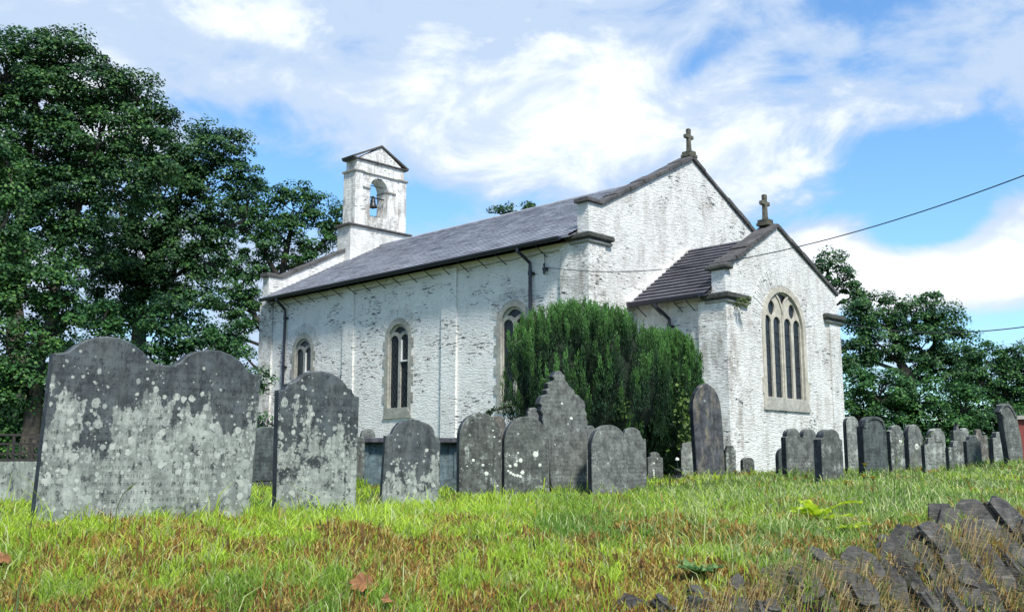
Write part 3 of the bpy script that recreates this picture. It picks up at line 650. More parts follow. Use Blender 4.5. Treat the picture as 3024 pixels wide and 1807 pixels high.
# roofs: sawtooth courses
def roof(x0, x1, yr, zr, ye, ze, course, mat, name, th=.028):
    q = MB(); L = math.hypot(ye-yr, ze-zr); n = int(L/course); dy, dz = (ye-yr)/L, (ze-zr)/L; nyy, nzz = (-dz, dy) if dy > 0 else (dz, -dy)
    nz_ = abs(dy); ny_ = abs(dz)*(1 if ye > yr else -1)
    pts = []
    for i in range(n):
        s0, s1 = L*i/n, L*(i+1)/n
        pts.append((yr+dy*s0+ny_*.004, zr+dz*s0+nz_*.004)); pts.append((yr+dy*s1+ny_*th, zr+dz*s1+nz_*th))
    m = max(2, int((x1-x0)/.5)); xs = np.linspace(x0, x1, m+1)
    for i in range(m):
        w0 = 0
        vs = [(x, y, z+(random.uniform(-.004, .004) if 0 < k < len(pts)-1 else 0)) for x in (xs[i], xs[i+1]) for k, (y, z) in enumerate(pts)]
        P_ = len(pts); q.add(vs, [(k, k+1, P_+k+1, P_+k) for k in range(P_-1)])
    # underside board
    q.add([(x0, yr, zr-.06), (x1, yr, zr-.06), (x1, ye, ze-.06), (x0, ye, ze-.06)], [(0, 1, 2, 3)])
    q.add([(x0, ye, ze-.06), (x1, ye, ze-.06), (x1, ye+ny_*th, ze+nz_*th), (x0, ye+ny_*th, ze+nz_*th)], [(0, 1, 2, 3)])
    return q.build(name, M[mat], CH)
ZR = 8.26
roof(XW+TG-.02, XE-TG+.02, 0, ZR, -4.86, ZR-4.86*SL, .2, 'roof', 'nave_roof'); roof(XW+TG-.02, XE-TG+.02, 0, ZR, 4.86, ZR-4.86*SL, .2, 'roof', 'nave_roof')
# the south slope runs on over the thin gable edges to a point at both eave corners
q = MB(); q.tube([(XW+TG, 0, ZR+.02), (XE-TG, 0, ZR+.02)], .06, 8); q.build('ridge_tiles', M['roof'], CH)
CRZ = 5.98
roof(XE-.02, -CT+.02, CAY, CRZ, -3.06, 4.17, .2, 'roof2', 'chancel_roof', .04); roof(XE-.02, -CT+.02, CAY, CRZ, 3.0, 4.17, .2, 'roof2', 'chancel_roof', .04)
# lime flashing where chancel roof meets nave wall
q = MB(); q.bar((XE+.05, -3.06, 4.19), (XE+.05, CAY, CRZ+.02), .14, .10); q.bar((XE+.05, 3.0, 4.19), (XE+.05, CAY, CRZ+.02), .12, .10); q.build('lime_flashing', M['wall_dirty'], CH)
# gutters, brackets, downpipes, wire
def gutter(x0, x1, y, z):
    q = MB(); q.plate([(y-.06, z+.05), (y-.055, z), (y-.03, z-.045), (y+.01, z-.055), (y+.05, z-.03), (y+.06, z+.05), (y+.045, z+.05), (y+.03, z-.01), (y, z-.03), (y-.03, z-.015), (y-.045, z+.05)], [], x0, x1, lambda a, b, d: (d, a, b)); q.build('gutter', M['iron'], CH)
ZG = ZR-4.86*SL-.06
gutter(XW+.55, XE-.58, -4.93, ZG); gutter(XE+.15, -.50, -3.13, 4.12)
for i, x in enumerate(np.arange(XW+.9, XE-1.0, .72)):
    q = MB(); q.tube([(x, -4.92, ZG-.05), (x+.04, -4.70, ZG-.20), (x+.05, -4.52, ZG-.30)], .014, 5); q.build('gutter_bracket', M['iron'], CH)
for x in (-2.35, -1.9, -1.25, -.9):
    q = MB(); q.tube([(x, -3.12, 4.07), (x+.04, -2.78, 3.84)], .013, 5); q.build('gutter_bracket', M['iron'], CH)
def pipe(x, yw, yg, zg, zb=0., collars=(), off=0.):
    q = MB(); q.tube([(x, yg, zg), (x, yg, zg-.12), (x+off*.5, yg+(yw-yg)*.35, zg-.24), (x+off, yw-.09, zg-.40), (x+off, yw-.09, zg-.55), (x+off, yw-.09, zb)], .045, 10)
    for c in collars: q.tube([(x+off, yw-.09, c-.05), (x+off, yw-.09, c+.05)], .06, 10); q.box(x+off-.09, x+off+.09, yw-.06, yw-.0, c-.02, c+.02)
    q.build('downpipe', M['iron'], CH)
pipe(-15.72, -HY, -4.93, ZG, -.1, (5.0, 3.4, 1.7)); pipe(-4.72, -HY, -4.93, ZG, -.1, (5.02, 3.4, 1.7), .12); pipe(-1.75, -CHW, -3.13, 4.1, -.1, (3.52,), .18)
pts = []
for i in range(60):
    x = XW+.9+(XE-.95-XW-.9)*i/59; fr = (x*1.39) % 1; pts.append((x, -4.535-.0, 5.50-.035*math.sin(fr*PI)))
q = MB(); q.tube(pts, .007, 4); q.build('eaves_wire', M['cable'], CH)
q = MB(); q.tube([(-4.25, -4.55, 5.50), (-4.14, -4.545, 5.45), (-4.12, -4.545, 5.22), (-4.1, -4.6, 5.15)], .01, 5); q.box(-4.15, -4.05, -4.62, -4.5, 5.02, 5.09); q.tube([(-4.1, -4.6, 5.02), (-4.1, -4.6, 4.92)], .035, 8); q.tube([(-4.1, -4.6, 5.2), (-4.1, -4.6, 5.10)], .03, 8); q.build('cable_insulator', M['iron'], CH)
# ---- windows
def swin(cx, bar):
    W_ = MB(); o = [(cx-.60, 1.55)]
    z = 1.72; k = 0
    L = []
    while z < 3.55: L += [(-.60-(.09 if k % 2 else 0), z), (-.60-(.09 if k % 2 else 0), z+.26)]; z += .26; k += 1
    left = [(cx+a, b) for a, b in L]; right = [(cx-a, b) for a, b in reversed(L)]
    outline = [(cx-.62, 1.55)]+left+arch_pts(cx, 3.79, .605, PI, 0, 24, .62)+right+[(cx+.62, 1.55)]
    W_.plate(outline, [arch_out(cx, .455, 1.80, 4.245, 22)], 0, .34, south(-HY-.022)); win = W_.build('window', M['stone'], CH)
    t_ = MB(); hw = .185
    top = [(cx-.26, 4.00)]+arch_pts(cx-.0, 3.79, .39, PI*.80, PI*.2, 10)+[(cx+.26, 4.0), (cx+.12, 4.03), (cx, 3.90), (cx-.12, 4.03)]
    holes = [arch_out(cx-.235, hw, 1.83, 3.93, 12), arch_out(cx+.235, hw, 1.83, 3.93, 12), [(cx-.27, 4.03), (cx-.20, 4.10), (cx-.10, 4.155), (cx, 4.175), (cx+.10, 4.155), (cx+.20, 4.10), (cx+.27, 4.03), (cx+.14, 4.02), (cx, 3.94), (cx-.14, 4.02)]]
    t_.plate(arch_out(cx, .47, 1.78, 4.26, 22), holes, 0, .05, south(-HY+.04)); t_.build('tracery', M['stone'], win)
    g_ = MB(); g_.plate(arch_out(cx, .465, 1.79, 4.25, 18), [], 0, .02, south(-HY+.085)); g_.build('glass', M['glass'], win)
    s_ = MB(); s_.plate([(cx-.63, 1.52), (cx+.63, 1.52), (cx+.63, 1.60), (cx+.46, 1.82), (cx-.46, 1.82), (cx-.63, 1.60)], [], 0, .2, south(-HY-.035)); s_.build('sill', M['stone'], win)
    if bar:
        b_ = MB(); b_.box(cx+.05, cx+.40, -HY+.03, -HY+.09, 3.14, 3.185); b_.box(cx+.062, cx+.085, -HY+.035, -HY+.09, 3.18, 3.78); b_.build('casement', M['white'], win)
for cx, b in zip(WX, (True, True, False)): swin(cx, b)
W_ = MB(); c = EWC
W_.plate([(c-1.10, 1.50), (c-1.10, 1.9), (c-1.14, 1.9), (c-1.14, 2.3), (c-1.07, 2.3)]+arch_pts(c, 3.57, 1.08, PI, 0, 30, 1.08)+[(c+1.07, 2.3), (c+1.14, 2.3), (c+1.14, 1.9), (c+1.10, 1.9), (c+1.10, 1.5)],
         [arch_out(c, .93, 1.80, 4.50, 28)], 0, .36, eastf(.022)); win = W_.build('window', M['cream'], CH, label='large four-light traceried window in cream stone')
t_ = MB(); holes = [arch_out(c+x, .165, 1.83, 3.86, 12) for x in (-.715, -.26, .26, .715)]
for s in (-1, 1): holes.append([(c+s*.50+.155*math.cos(a), 4.06+.19*math.sin(a)) for a in np.linspace(0, 2*PI, 22)[:-1]])
holes.append([(c-.28, 4.40), (c-.13, 4.445), (c, 4.455), (c+.13, 4.445), (c+.28, 4.40), (c+.15, 4.28), (c, 4.10), (c-.15, 4.28)])
t_.plate(arch_out(c, .94, 1.78, 4.51, 28), holes, 0, .05, eastf(-.045)); t_.build('tracery', M['cream'], win)
t_ = MB()   # raised centre mullion and sub-arches
t_.box(-.044, -.015, c-.035, c+.035, 1.80, 3.92)
for s in (-1, 1):
    A = [(c+s*(.93-1.02*(1-math.cos(a))), 3.62+.98*math.sin(a)) for a in np.linspace(.0, 1.42, 12)]
    A = [(c+s*.02, 3.90), (c+s*.06, 4.10), (c+s*.16, 4.28), (c+s*.33, 4.42)]
    A2 = [(y-s*.05, z+.03) for y, z in A]
    t_.plate(A+A2[::-1], [], 0, .03, eastf(-.015))
t_.build('mullion', M['cream'], win)
g_ = MB(); g_.plate(arch_out(c, .935, 1.79, 4.505, 20), [], 0, .02, eastf(-.088)); g_.build('glass', M['glass'], win)
s_ = MB(); s_.plate([(c-1.12, 1.50), (c+1.12, 1.50), (c+1.12, 1.56), (c+.94, 1.80), (c-.94, 1.80), (c-1.12, 1.56)], [], 0, .2, eastf(.045)); s_.build('sill', M['stone'], win)
for x in (-.73, -.265, .265, .73):
    b_ = MB()
    for z in (2.2, 2.65, 3.1, 3.45): b_.box(-.086, -.070, c+x-.14, c+x+.14, z-.008, z+.008)
    b_.build('saddle_bar', M['iron'], win)
# voussoir arches of upright slates over windows
def voussoirs(fn, cx, cz, r0, r1, n, a0=.02, a1=PI-.02):
    q = MB()
    for i in range(n):
        a = a0+(a1-a0)*i/n; b = a0+(a1-a0)*(i+.86)/n; rr_ = r1*random.uniform(.93, 1.07); d = random.uniform(.0, .016)
        q.plate([(cx+r0*math.cos(a), cz+r0*math.sin(a)), (cx+rr_*math.cos(a), cz+rr_*math.sin(a)), (cx+rr_*math.cos(b), cz+rr_*math.sin(b)), (cx+r0*math.cos(b), cz+r0*math.sin(b))], [], -.004-d, .05, fn)
    q.build('voussoir_arch', M['wall_gable'], CH)
for cx in WX: voussoirs(south(-HY), cx, 3.79, .63, .92, 34, .25, PI-.25)
voussoirs(eastf(0), c, 3.57, 1.10, 1.50, 60, .15, PI-.15)
# rain-worn drip stain strip on chancel north-east pilaster edge
# ---- crosses
def cross(x, y, z, h, name='gable_cross'):
    r_ = MB(); r_.plate([(-.20, 0), (.20, 0), (.19, .08), (.13, .09), (.13, .17), (-.13, .17), (-.13, .09), (-.19, .08)], [], -.16, .16, lambda a, b, d: (x+d, y+a, z+b), cham=.015)
    H = h
    o = [(-.10, .17), (-.075, .28), (-.06, H-.29), (-.19, H-.29), (-.225, H-.275), (-.225, H-.19), (-.19, H-.18), (-.065, H-.18), (-.075, H-.02), (-.06, H), (.06, H), (.075, H-.02), (.065, H-.18), (.19, H-.18), (.225, H-.19), (.225, H-.275), (.19, H-.29), (.06, H-.29), (.075, .28), (.10, .17)]
    o = [(px*.82, pz) for px, pz in o]
    r_.plate(o, [], -.055, .055, lambda a, b, d: (x+d, y+a, z+b), cham=.014)
    r_.build(name, M['cross'], CH)
cross(XE-TG/2+.1, 0, APX+.07, .84); cross(-CT/2-.06, CAY-.10, CAZ+.05, .84)
# ---- bellcote
BX = -16.57; bt = .80
def boxp(x0, x1, y0, y1, z0, z1, mat, name, parent=CH, cham=.0):
    q = MB(); q.plate([(y0, z0), (y1, z0), (y1, z1), (y0, z1)], [], x0, x1, lambda a, b, d: (d, a, b), cham=cham); return q.build(name, M[mat], parent)
bell_root = boxp(BX-bt, BX, -1.39, 1.39, 6.6, 8.84, 'wall_gable', 'bellcote')
boxp(BX-bt-.08, BX+.09, -1.50, 1.47, 8.842, 8.92, 'coping', 'drip_course', bell_root, .02)
u0, u1 = BX-.70, BX-.06
q = MB(); q.plate(jitter([(-1.17, 8.921), (1.17, 8.921), (1.12, 11.40), (0, 12.08), (-1.12, 11.40)], .008, .4), [arch_out(-.08, .41, 9.34, 10.84, 16)], u0, u1, lambda a, b, d: (d, a, b)); q.build('belfry_stage', M['wall_bell'], bell_root)
q = MB()
for s in (-1, 1): q.box(u0-.04, u1+.045, min(s*.86, s*1.205), max(s*.86, s*1.205), 8.925, 10.93)
q.build('belfry_pilaster', M['wall_bell'], bell_root)
for s in (-1, 1):
    boxp(u0-.09, u1+.10, min(s*.80, s*1.27), max(s*.80, s*1.27), 10.93, 11.0, 'mould', 'capital', bell_root, .015)
    boxp(u0-.03, u1+.05, min(-.08+s*.40, -.08+s*.80), max(-.08+s*.40, -.08+s*.80), 10.36, 10.43, 'mould', 'impost', bell_root, .01)
boxp(u0-.02, u1+.06, -.80, .80, 10.94, 10.975, 'mould', 'string_course', bell_root, .008)
boxp(u0-.06, u1+.075, -1.28, 1.28, 11.40, 11.455, 'coping', 'pediment_cornice', bell_root, .01)
q = MB()
for s in (-1, 1): q.plate([(s*1.30, 11.43), (0, 12.09), (0, 12.16), (s*1.34, 11.50)], [], u0-.045, u1+.055, lambda a, b, d: (d, a, b), cham=.008)
q.build('pediment_coping', M['coping'], bell_root)
q = MB(); q.tube([(BX-.38, -.6, 10.17), (BX-.38, .5, 10.17)], .028, 8); q.tube([(BX-.33, -.6, 10.60), (BX-.33, .5, 10.60)], .015, 6); q.tube([(BX-.38, .2, 10.17), (BX-.2, .28, 10.12)], .02, 6); q.build('bell_frame', M['rust'], bell_root)
bl = empty('bell', CH.matrix_basis @ Vector((0, 0, 0)), -YAW, label='small dark bronze bell hanging in the bellcote arch', cat='bell')
q = MB(); q.lathe([(.03, .0), (.075, -.01), (.095, -.05), (.10, -.15), (.125, -.24), (.165, -.31), (.185, -.34), (.16, -.34), (.10, -.22), (.02, -.05)], (BX-.38, -.10, 10.13), 20); q.build('body', M['bronze'], bl, smooth=True)
q = MB(); q.lathe([(.005, -.2), (.012, -.30), (.03, -.36), (.03, -.39), (.005, -.41)], (BX-.38, -.10, 10.13), 8); q.build('clapper', M['iron'], bl)
q = MB(); q.box(BX-.42, BX-.34, -.14, -.06, 10.12, 10.22); q.build('headstock', M['rust'], bl)
CHM = Matrix.Translation(croot) @ Matrix.Rotation(-YAW, 4, 'Z')
def cw(x, y, z): return CHM @ Vector((x, y, z))
# ------------------------------------------------------------------ leaves helper
def leaf_mesh(name, C, N, size, aspect, colr, jitter_n=.5):
    """diamond leaves: centres C (n,3), normals N (n,3), size (n,), colr (n,3)"""
    n = len(C); N = N+rng.normal(0, jitter_n, (n, 3)); N /= np.linalg.norm(N, axis=1, keepdims=True)
    R = rng.normal(0, 1, (n, 3)); A = np.cross(N, R); A /= np.linalg.norm(A, axis=1, keepdims=True); B = np.cross(N, A)
    s = size[:, None]; a = A*s*.5; b = B*s*.5*aspect
    V = np.empty((n, 4, 3)); V[:, 0] = C-a; V[:, 1] = C+b-a*.1; V[:, 2] = C+a; V[:, 3] = C-b-a*.1
    V = V.reshape(-1, 3); Fq = np.arange(n*4).reshape(n, 4)
    return np_mesh(name, V, Fq, np.repeat(colr, 4, 0))
G_DARK = np.array([.018, .058, .026]); G_MID = np.array([.046, .125, .038]); G_LITE = np.array([.10, .20, .046])
def crown(lobes, D, leaf=.15, sub_r=.55, dens=1., per=60, tint=(1, 1, 1), squash=.85):
    """lobes: (u, v, rpx[, dD]) -> leaf centres, normals and clump centres"""
    C = []; N = []; K = []; cl = []
    for L in lobes:
        u, v, rp = L[:3]; dd = L[3] if len(L) > 3 else 0; Y = D+dd; c0 = np.array(unp(u, v, Y)); r = rp/F_PX*Y
        r *= 1.06; sub_r_ = sub_r*.74; ns = max(6, int(dens*4.6*(r/sub_r_)**2))
        d = rng.normal(0, 1, (ns, 3)); d /= np.linalg.norm(d, axis=1, keepdims=True)
        rad = r*rng.uniform(.35, 1.0, ns)**.5; sc = c0+d*rad[:, None]*np.array([1, .9, .92])
        for p, dr in zip(sc, d):
            m = int(per*2.3*rng.uniform(.6, 1.35)); sr = sub_r_*rng.uniform(.55, 1.35)
            q = rng.normal(0, 1, (m, 3)); q /= np.linalg.norm(q, axis=1, keepdims=True); q[:, 2] = np.where(q[:, 2] < -.2, -q[:, 2], q[:, 2])
            pos = p+q*sr*rng.uniform(.55, 1.05, (m, 1))*np.array([1, 1, squash])
            C.append(pos); N.append(q*.7+dr*.4+np.array([0, 0, .55])); cl.append(p)
            t = rng.uniform(0, 1); base = G_DARK*(1-t)+G_MID*t
            cc = base[None]*rng.uniform(.75, 1.3, (m, 1)); li = rng.uniform(0, 1, m) < .16+.18*t; cc[li] = G_LITE*rng.uniform(.7, 1.15, (li.sum(), 1))
            K.append(cc*np.array(tint))
    return np.concatenate(C), np.concatenate(N), np.concatenate(K), np.array(cl)
def limb_path(a, b, bow, n=6):
    a = np.array(a); b = np.array(b); L = np.linalg.norm(b-a); k = rng.normal(0, 1, 3)*bow*L
    return [tuple(a+(b-a)*t+k*math.sin(t*PI)+rng.normal(0, .012, 3)*L*math.sin(t*PI)) for t in np.linspace(0, 1, n)]
def tree(name, lobes, D, trunks, label, cat='tree', leaf=.15, group=None, bark='bark', limbs=True, twigs=.35, base_h=.35, **k):
    """trunks: lists of (u, v, rpx, dD) from the base up"""
    C, N, K, cl = crown(lobes, D, leaf, **k)
    base = unp(trunks[0][0][0], trunks[0][0][1], D); gzz = gz(base.x, base.y)
    r = empty(name, (base.x, base.y, gzz), 0, label=label, cat=cat, group=group)
    off = np.array([base.x, base.y, gzz])
    link('crown', leaf_mesh('crown', C-off, N, leaf*.62*rng.uniform(.7, 1.35, len(C)), .75, K), M['leaf'], r)
    nodes = []
    q = MB()
    for i, tr in enumerate(trunks):
        pts = [np.array(unp(t[0], t[1], D+(t[3] if len(t) > 3 else 0))) for t in tr]; rs = [t[2]/F_PX*D for t in tr]
        if i == 0 or tr[0][1] > 1150: pts.insert(0, np.array([pts[0][0], pts[0][1], gz(pts[0][0], pts[0][1])-.3])); rs.insert(0, rs[0]*1.25)
        P2 = []; R2 = []
        for a, b, ra, rb in zip(pts[:-1], pts[1:], rs[:-1], rs[1:]):
            for t in (0, .33, .66): P2.append(a+(b-a)*t+rng.normal(0, .05, 3)*(t > 0)); R2.append(ra+(rb-ra)*t)
        P2.append(pts[-1]); R2.append(rs[-1]); q.tube([p-off for p in P2], R2, 9); nodes += [(p, rr_) for p, rr_ in zip(P2[2:], R2[2:])]
    q.build('trunk', M[bark], r, smooth=True)
    if limbs:
        q = MB(); nd = np.array([p for p, _ in nodes]); nr = [x for _, x in nodes]
        tips = []
        for L in lobes:
            Y = D+(L[3] if len(L) > 3 else 0); c0 = np.array(unp(L[0], L[1], Y)); cost = np.linalg.norm(nd-c0, axis=1)+np.maximum(0, nd[:, 2]-c0[2]+.5)*3
            j = int(np.argmin(cost)); rr_ = min(nr[j]*.6, .10); path = limb_path(nd[j], c0, .10)
            q.tube([np.array(p)-off for p in path], list(np.linspace(rr_, rr_*.4, len(path))), 6); tips += [(np.array(p), rr_*.45) for p in path[2:]]
        tp = np.array([p for p, _ in tips])
        for p in cl[::max(1, int(1/twigs))]:
            j = int(np.argmin(np.linalg.norm(tp-p, axis=1))); path = limb_path(tp[j], p, .12, 4); q.tube([np.array(x)-off for x in path], [.035, .028, .02, .01], 4)
        q.build('limbs', M[bark], r)
    return r
TG_ = 'broadleaf trees round the churchyard'
# left: tall oak
tree('oak_tree', [(110, 175, 95), (205, 165, 70), (20, 230, 130), (150, 300, 130), (300, 270, 105), (400, 300, 80), (440, 390, 90), (300, 420, 130), (130, 470, 130), (-20, 440, 140), (-140, 330, 160), (-150, 560, 170), (40, 620, 110), (210, 600, 120), (370, 560, 110), (460, 520, 70), (100, 760, 90), (240, 740, 90), (-120, 760, 150)], 33,
     [[(70, 1180, 30), (45, 950, 26), (60, 740, 22), (78, 560, 17), (95, 380, 11), (110, 230, 6)], [(95, 1150, 22), (150, 950, 18), (170, 760, 15), (235, 600, 11), (290, 430, 7)], [(40, 900, 18), (20, 720, 13), (-60, 520, 9)]],
     'tallest oak at the far left with pale grey leaning stems', group=TG_, leaf=.165, sub_r=.62, dens=1.35, per=62, tint=(.85, .92, .9))
tree('oak_tree', [(560, 455, 75), (660, 455, 65), (720, 520, 50), (620, 545, 90), (520, 560, 90), (730, 580, 38), (450, 650, 110), (560, 680, 90), (660, 640, 60), (400, 780, 110), (520, 810, 95), (470, 930, 90), (580, 900, 70), (380, 930, 80), (600, 780, 60), (340, 700, 90), (330, 820, 100), (430, 860, 90), (290, 900, 90), (540, 740, 70), (640, 720, 45), (500, 500, 70), (600, 400, 40), (690, 430, 35)], 38,
     [[(400, 1200, 26), (410, 1000, 22), (420, 850, 18), (470, 700, 13), (540, 560, 8)], [(410, 1000, 15), (520, 780, 10), (640, 690, 7), (720, 650, 4)], [(440, 760, 10), (360, 650, 7), (330, 560, 5)]],
     'dark domed oak spreading between the tallest oak and the church', group=TG_, leaf=.17, sub_r=.65, dens=1.15, per=56, tint=(.75, .85, .9), bark='bark_dark')
tree('oak_tree', [(865, 610, 55), (790, 640, 55), (930, 650, 48), (980, 655, 30), (720, 680, 50), (860, 700, 60), (780, 730, 55), (960, 720, 35), (680, 780, 50), (740, 810, 50), (1060, 680, 38), (1110, 660, 30), (660, 900, 60), (720, 940, 55), (700, 1030, 55), (640, 1010, 50), (840, 770, 45), (920, 770, 35), (880, 575, 38), (830, 585, 35), (700, 620, 45), (940, 600, 35), (990, 690, 35), (1000, 640, 28), (810, 680, 50), (900, 740, 40), (640, 800, 45), (690, 850, 50), (780, 800, 40), (740, 880, 50), (760, 560, 30), (960, 790, 30)], 50,
     [[(800, 1200, 18), (810, 950, 16), (830, 830, 13), (850, 720, 8), (880, 630, 4)], [(830, 830, 10), (760, 720, 6), (720, 660, 4)], [(835, 830, 9), (940, 730, 6), (990, 660, 3)], [(800, 1000, 9), (720, 880, 6), (670, 780, 4)]],
     'thin open oak behind the west end with branches showing against sky', group=TG_, leaf=.19, sub_r=.62, dens=.85, per=46, tint=(.95, 1.05, .95), bark='bark_dark', twigs=.8)
tree('sycamore_tree', [(10, 430, 60), (-30, 560, 110), (30, 760, 70), (150, 850, 85), (60, 880, 100), (-60, 800, 120), (30, 1040, 120), (130, 1000, 75), (-80, 1080, 130), (90, 1160, 100), (-10, 1210, 100), (200, 930, 60), (-220, 1000, 140), (-260, 1240, 120), (-420, 1120, 160), (0, 1345, 55), (-70, 1335, 80), (60, 1340, 50), (-240, 1360, 100), (-430, 1330, 120)], 25,
     [[(90, 1290, 26), (110, 1050, 22), (165, 900, 15), (200, 860, 8)], [(-20, 1290, 18), (-30, 1000, 14), (-20, 700, 9)]],
     'nearest leafy sycamore low at the left edge behind the railed tomb', group=TG_, leaf=.14, sub_r=.5, dens=1.0, per=60, tint=(.95, 1.05, .9))
tree('hazel_bush', [(300, 1060, 90), (420, 1080, 90), (540, 1090, 80), (640, 1110, 70), (250, 1160, 90), (400, 1190, 90), (560, 1200, 90), (700, 1180, 60), (480, 960, 70), (560, 1000, 70), (640, 1010, 55), (700, 990, 40), (-20, 1330, 90), (80, 1340, 80), (220, 1340, 90), (760, 1280, 60), (680, 1300, 70), (300, 950, 60), (740, 1130, 45), (180, 1110, 80), (690, 1060, 45), (120, 1240, 80), (20, 1260, 80), (320, 1270, 80)], 30,
     [[(420, 1290, 10), (430, 1200, 8), (450, 1080, 5)]], 'dark hazel thicket behind the wide double headstone', cat='bush', group='bushes behind the stones', leaf=.15, sub_r=.55, dens=1.1, per=55, tint=(.65, .85, .8), bark='bark_dark')
tree('oak_tree', [(1480, 632, 26), (1515, 625, 22), (1565, 622, 16)], 52, [[(1500, 1000, 9), (1500, 700, 7), (1500, 640, 3)]], 'small treetop peeping over the nave ridge', group=TG_, leaf=.2, sub_r=.5, dens=.8, per=34, bark='bark_dark')
tree('oak_tree', [(2450, 775, 38), (2430, 830, 50), (2490, 830, 45), (2400, 880, 50), (2510, 880, 35), (2380, 960, 70)], 44, [[(2420, 1200, 16), (2420, 950, 12), (2440, 820, 6)]], 'slim tree rising beside the right slope of the chancel gable', group=TG_, leaf=.17, sub_r=.5, dens=.95, per=52, tint=(.8, .95, .95), bark='bark_dark')
tree('oak_tree', [(2560, 930, 60), (2640, 930, 55), (2700, 940, 50), (2750, 905, 38), (2800, 960, 50), (2600, 1020, 80), (2720, 1030, 80), (2820, 1040, 60), (2520, 1060, 60), (2860, 1100, 50), (2540, 960, 50), (2780, 1110, 70)], 40,
     [[(2700, 1300, 20), (2690, 1150, 17), (2660, 1040, 12), (2620, 940, 6)], [(2690, 1130, 12), (2760, 1020, 8), (2760, 920, 4)]], 'broad oak filling the gap right of the chancel', group=TG_, leaf=.165, sub_r=.58, dens=1.2, per=58, tint=(.9, 1, .95), bark='bark_dark')
tree('hawthorn_bush', [(2600, 1180, 90), (2700, 1180, 80), (2540, 1240, 70), (2640, 1270, 90), (2760, 1260, 90), (2840, 1220, 70), (2700, 1310, 80), (2560, 1330, 60), (2820, 1320, 70), (2520, 1150, 50), (2540, 1390, 60), (2640, 1380, 60), (2760, 1370, 60), (2860, 1370, 60)], 34, [[(2660, 1380, 12), (2660, 1280, 9), (2650, 1190, 5)]],
     'rounded hawthorn bush below the broad oak on the right', cat='bush', group='bushes behind the stones', leaf=.14, sub_r=.5, dens=1.15, per=60, tint=(.9, 1.1, .9), bark='bark_dark')
tree('ash_tree', [(2900, 1050, 50), (2970, 1060, 48), (3040, 1080, 70), (2900, 1130, 70), (2990, 1150, 85), (3080, 1200, 110), (2900, 1220, 80), (2980, 1260, 90), (2880, 1310, 70), (3060, 1330, 90), (3150, 1120, 100), (3180, 1280, 100), (2940, 1340, 60), (2960, 1370, 70), (3060, 1370, 70), (3140, 1360, 80)], 37, [[(2960, 1380, 16), (2965, 1200, 13), (2975, 1060, 5)]],
     'ash tree at the right edge with wispy upright top', group=TG_, leaf=.145, sub_r=.5, dens=1.05, per=60, tint=(.85, 1.0, .9), bark='bark_dark')
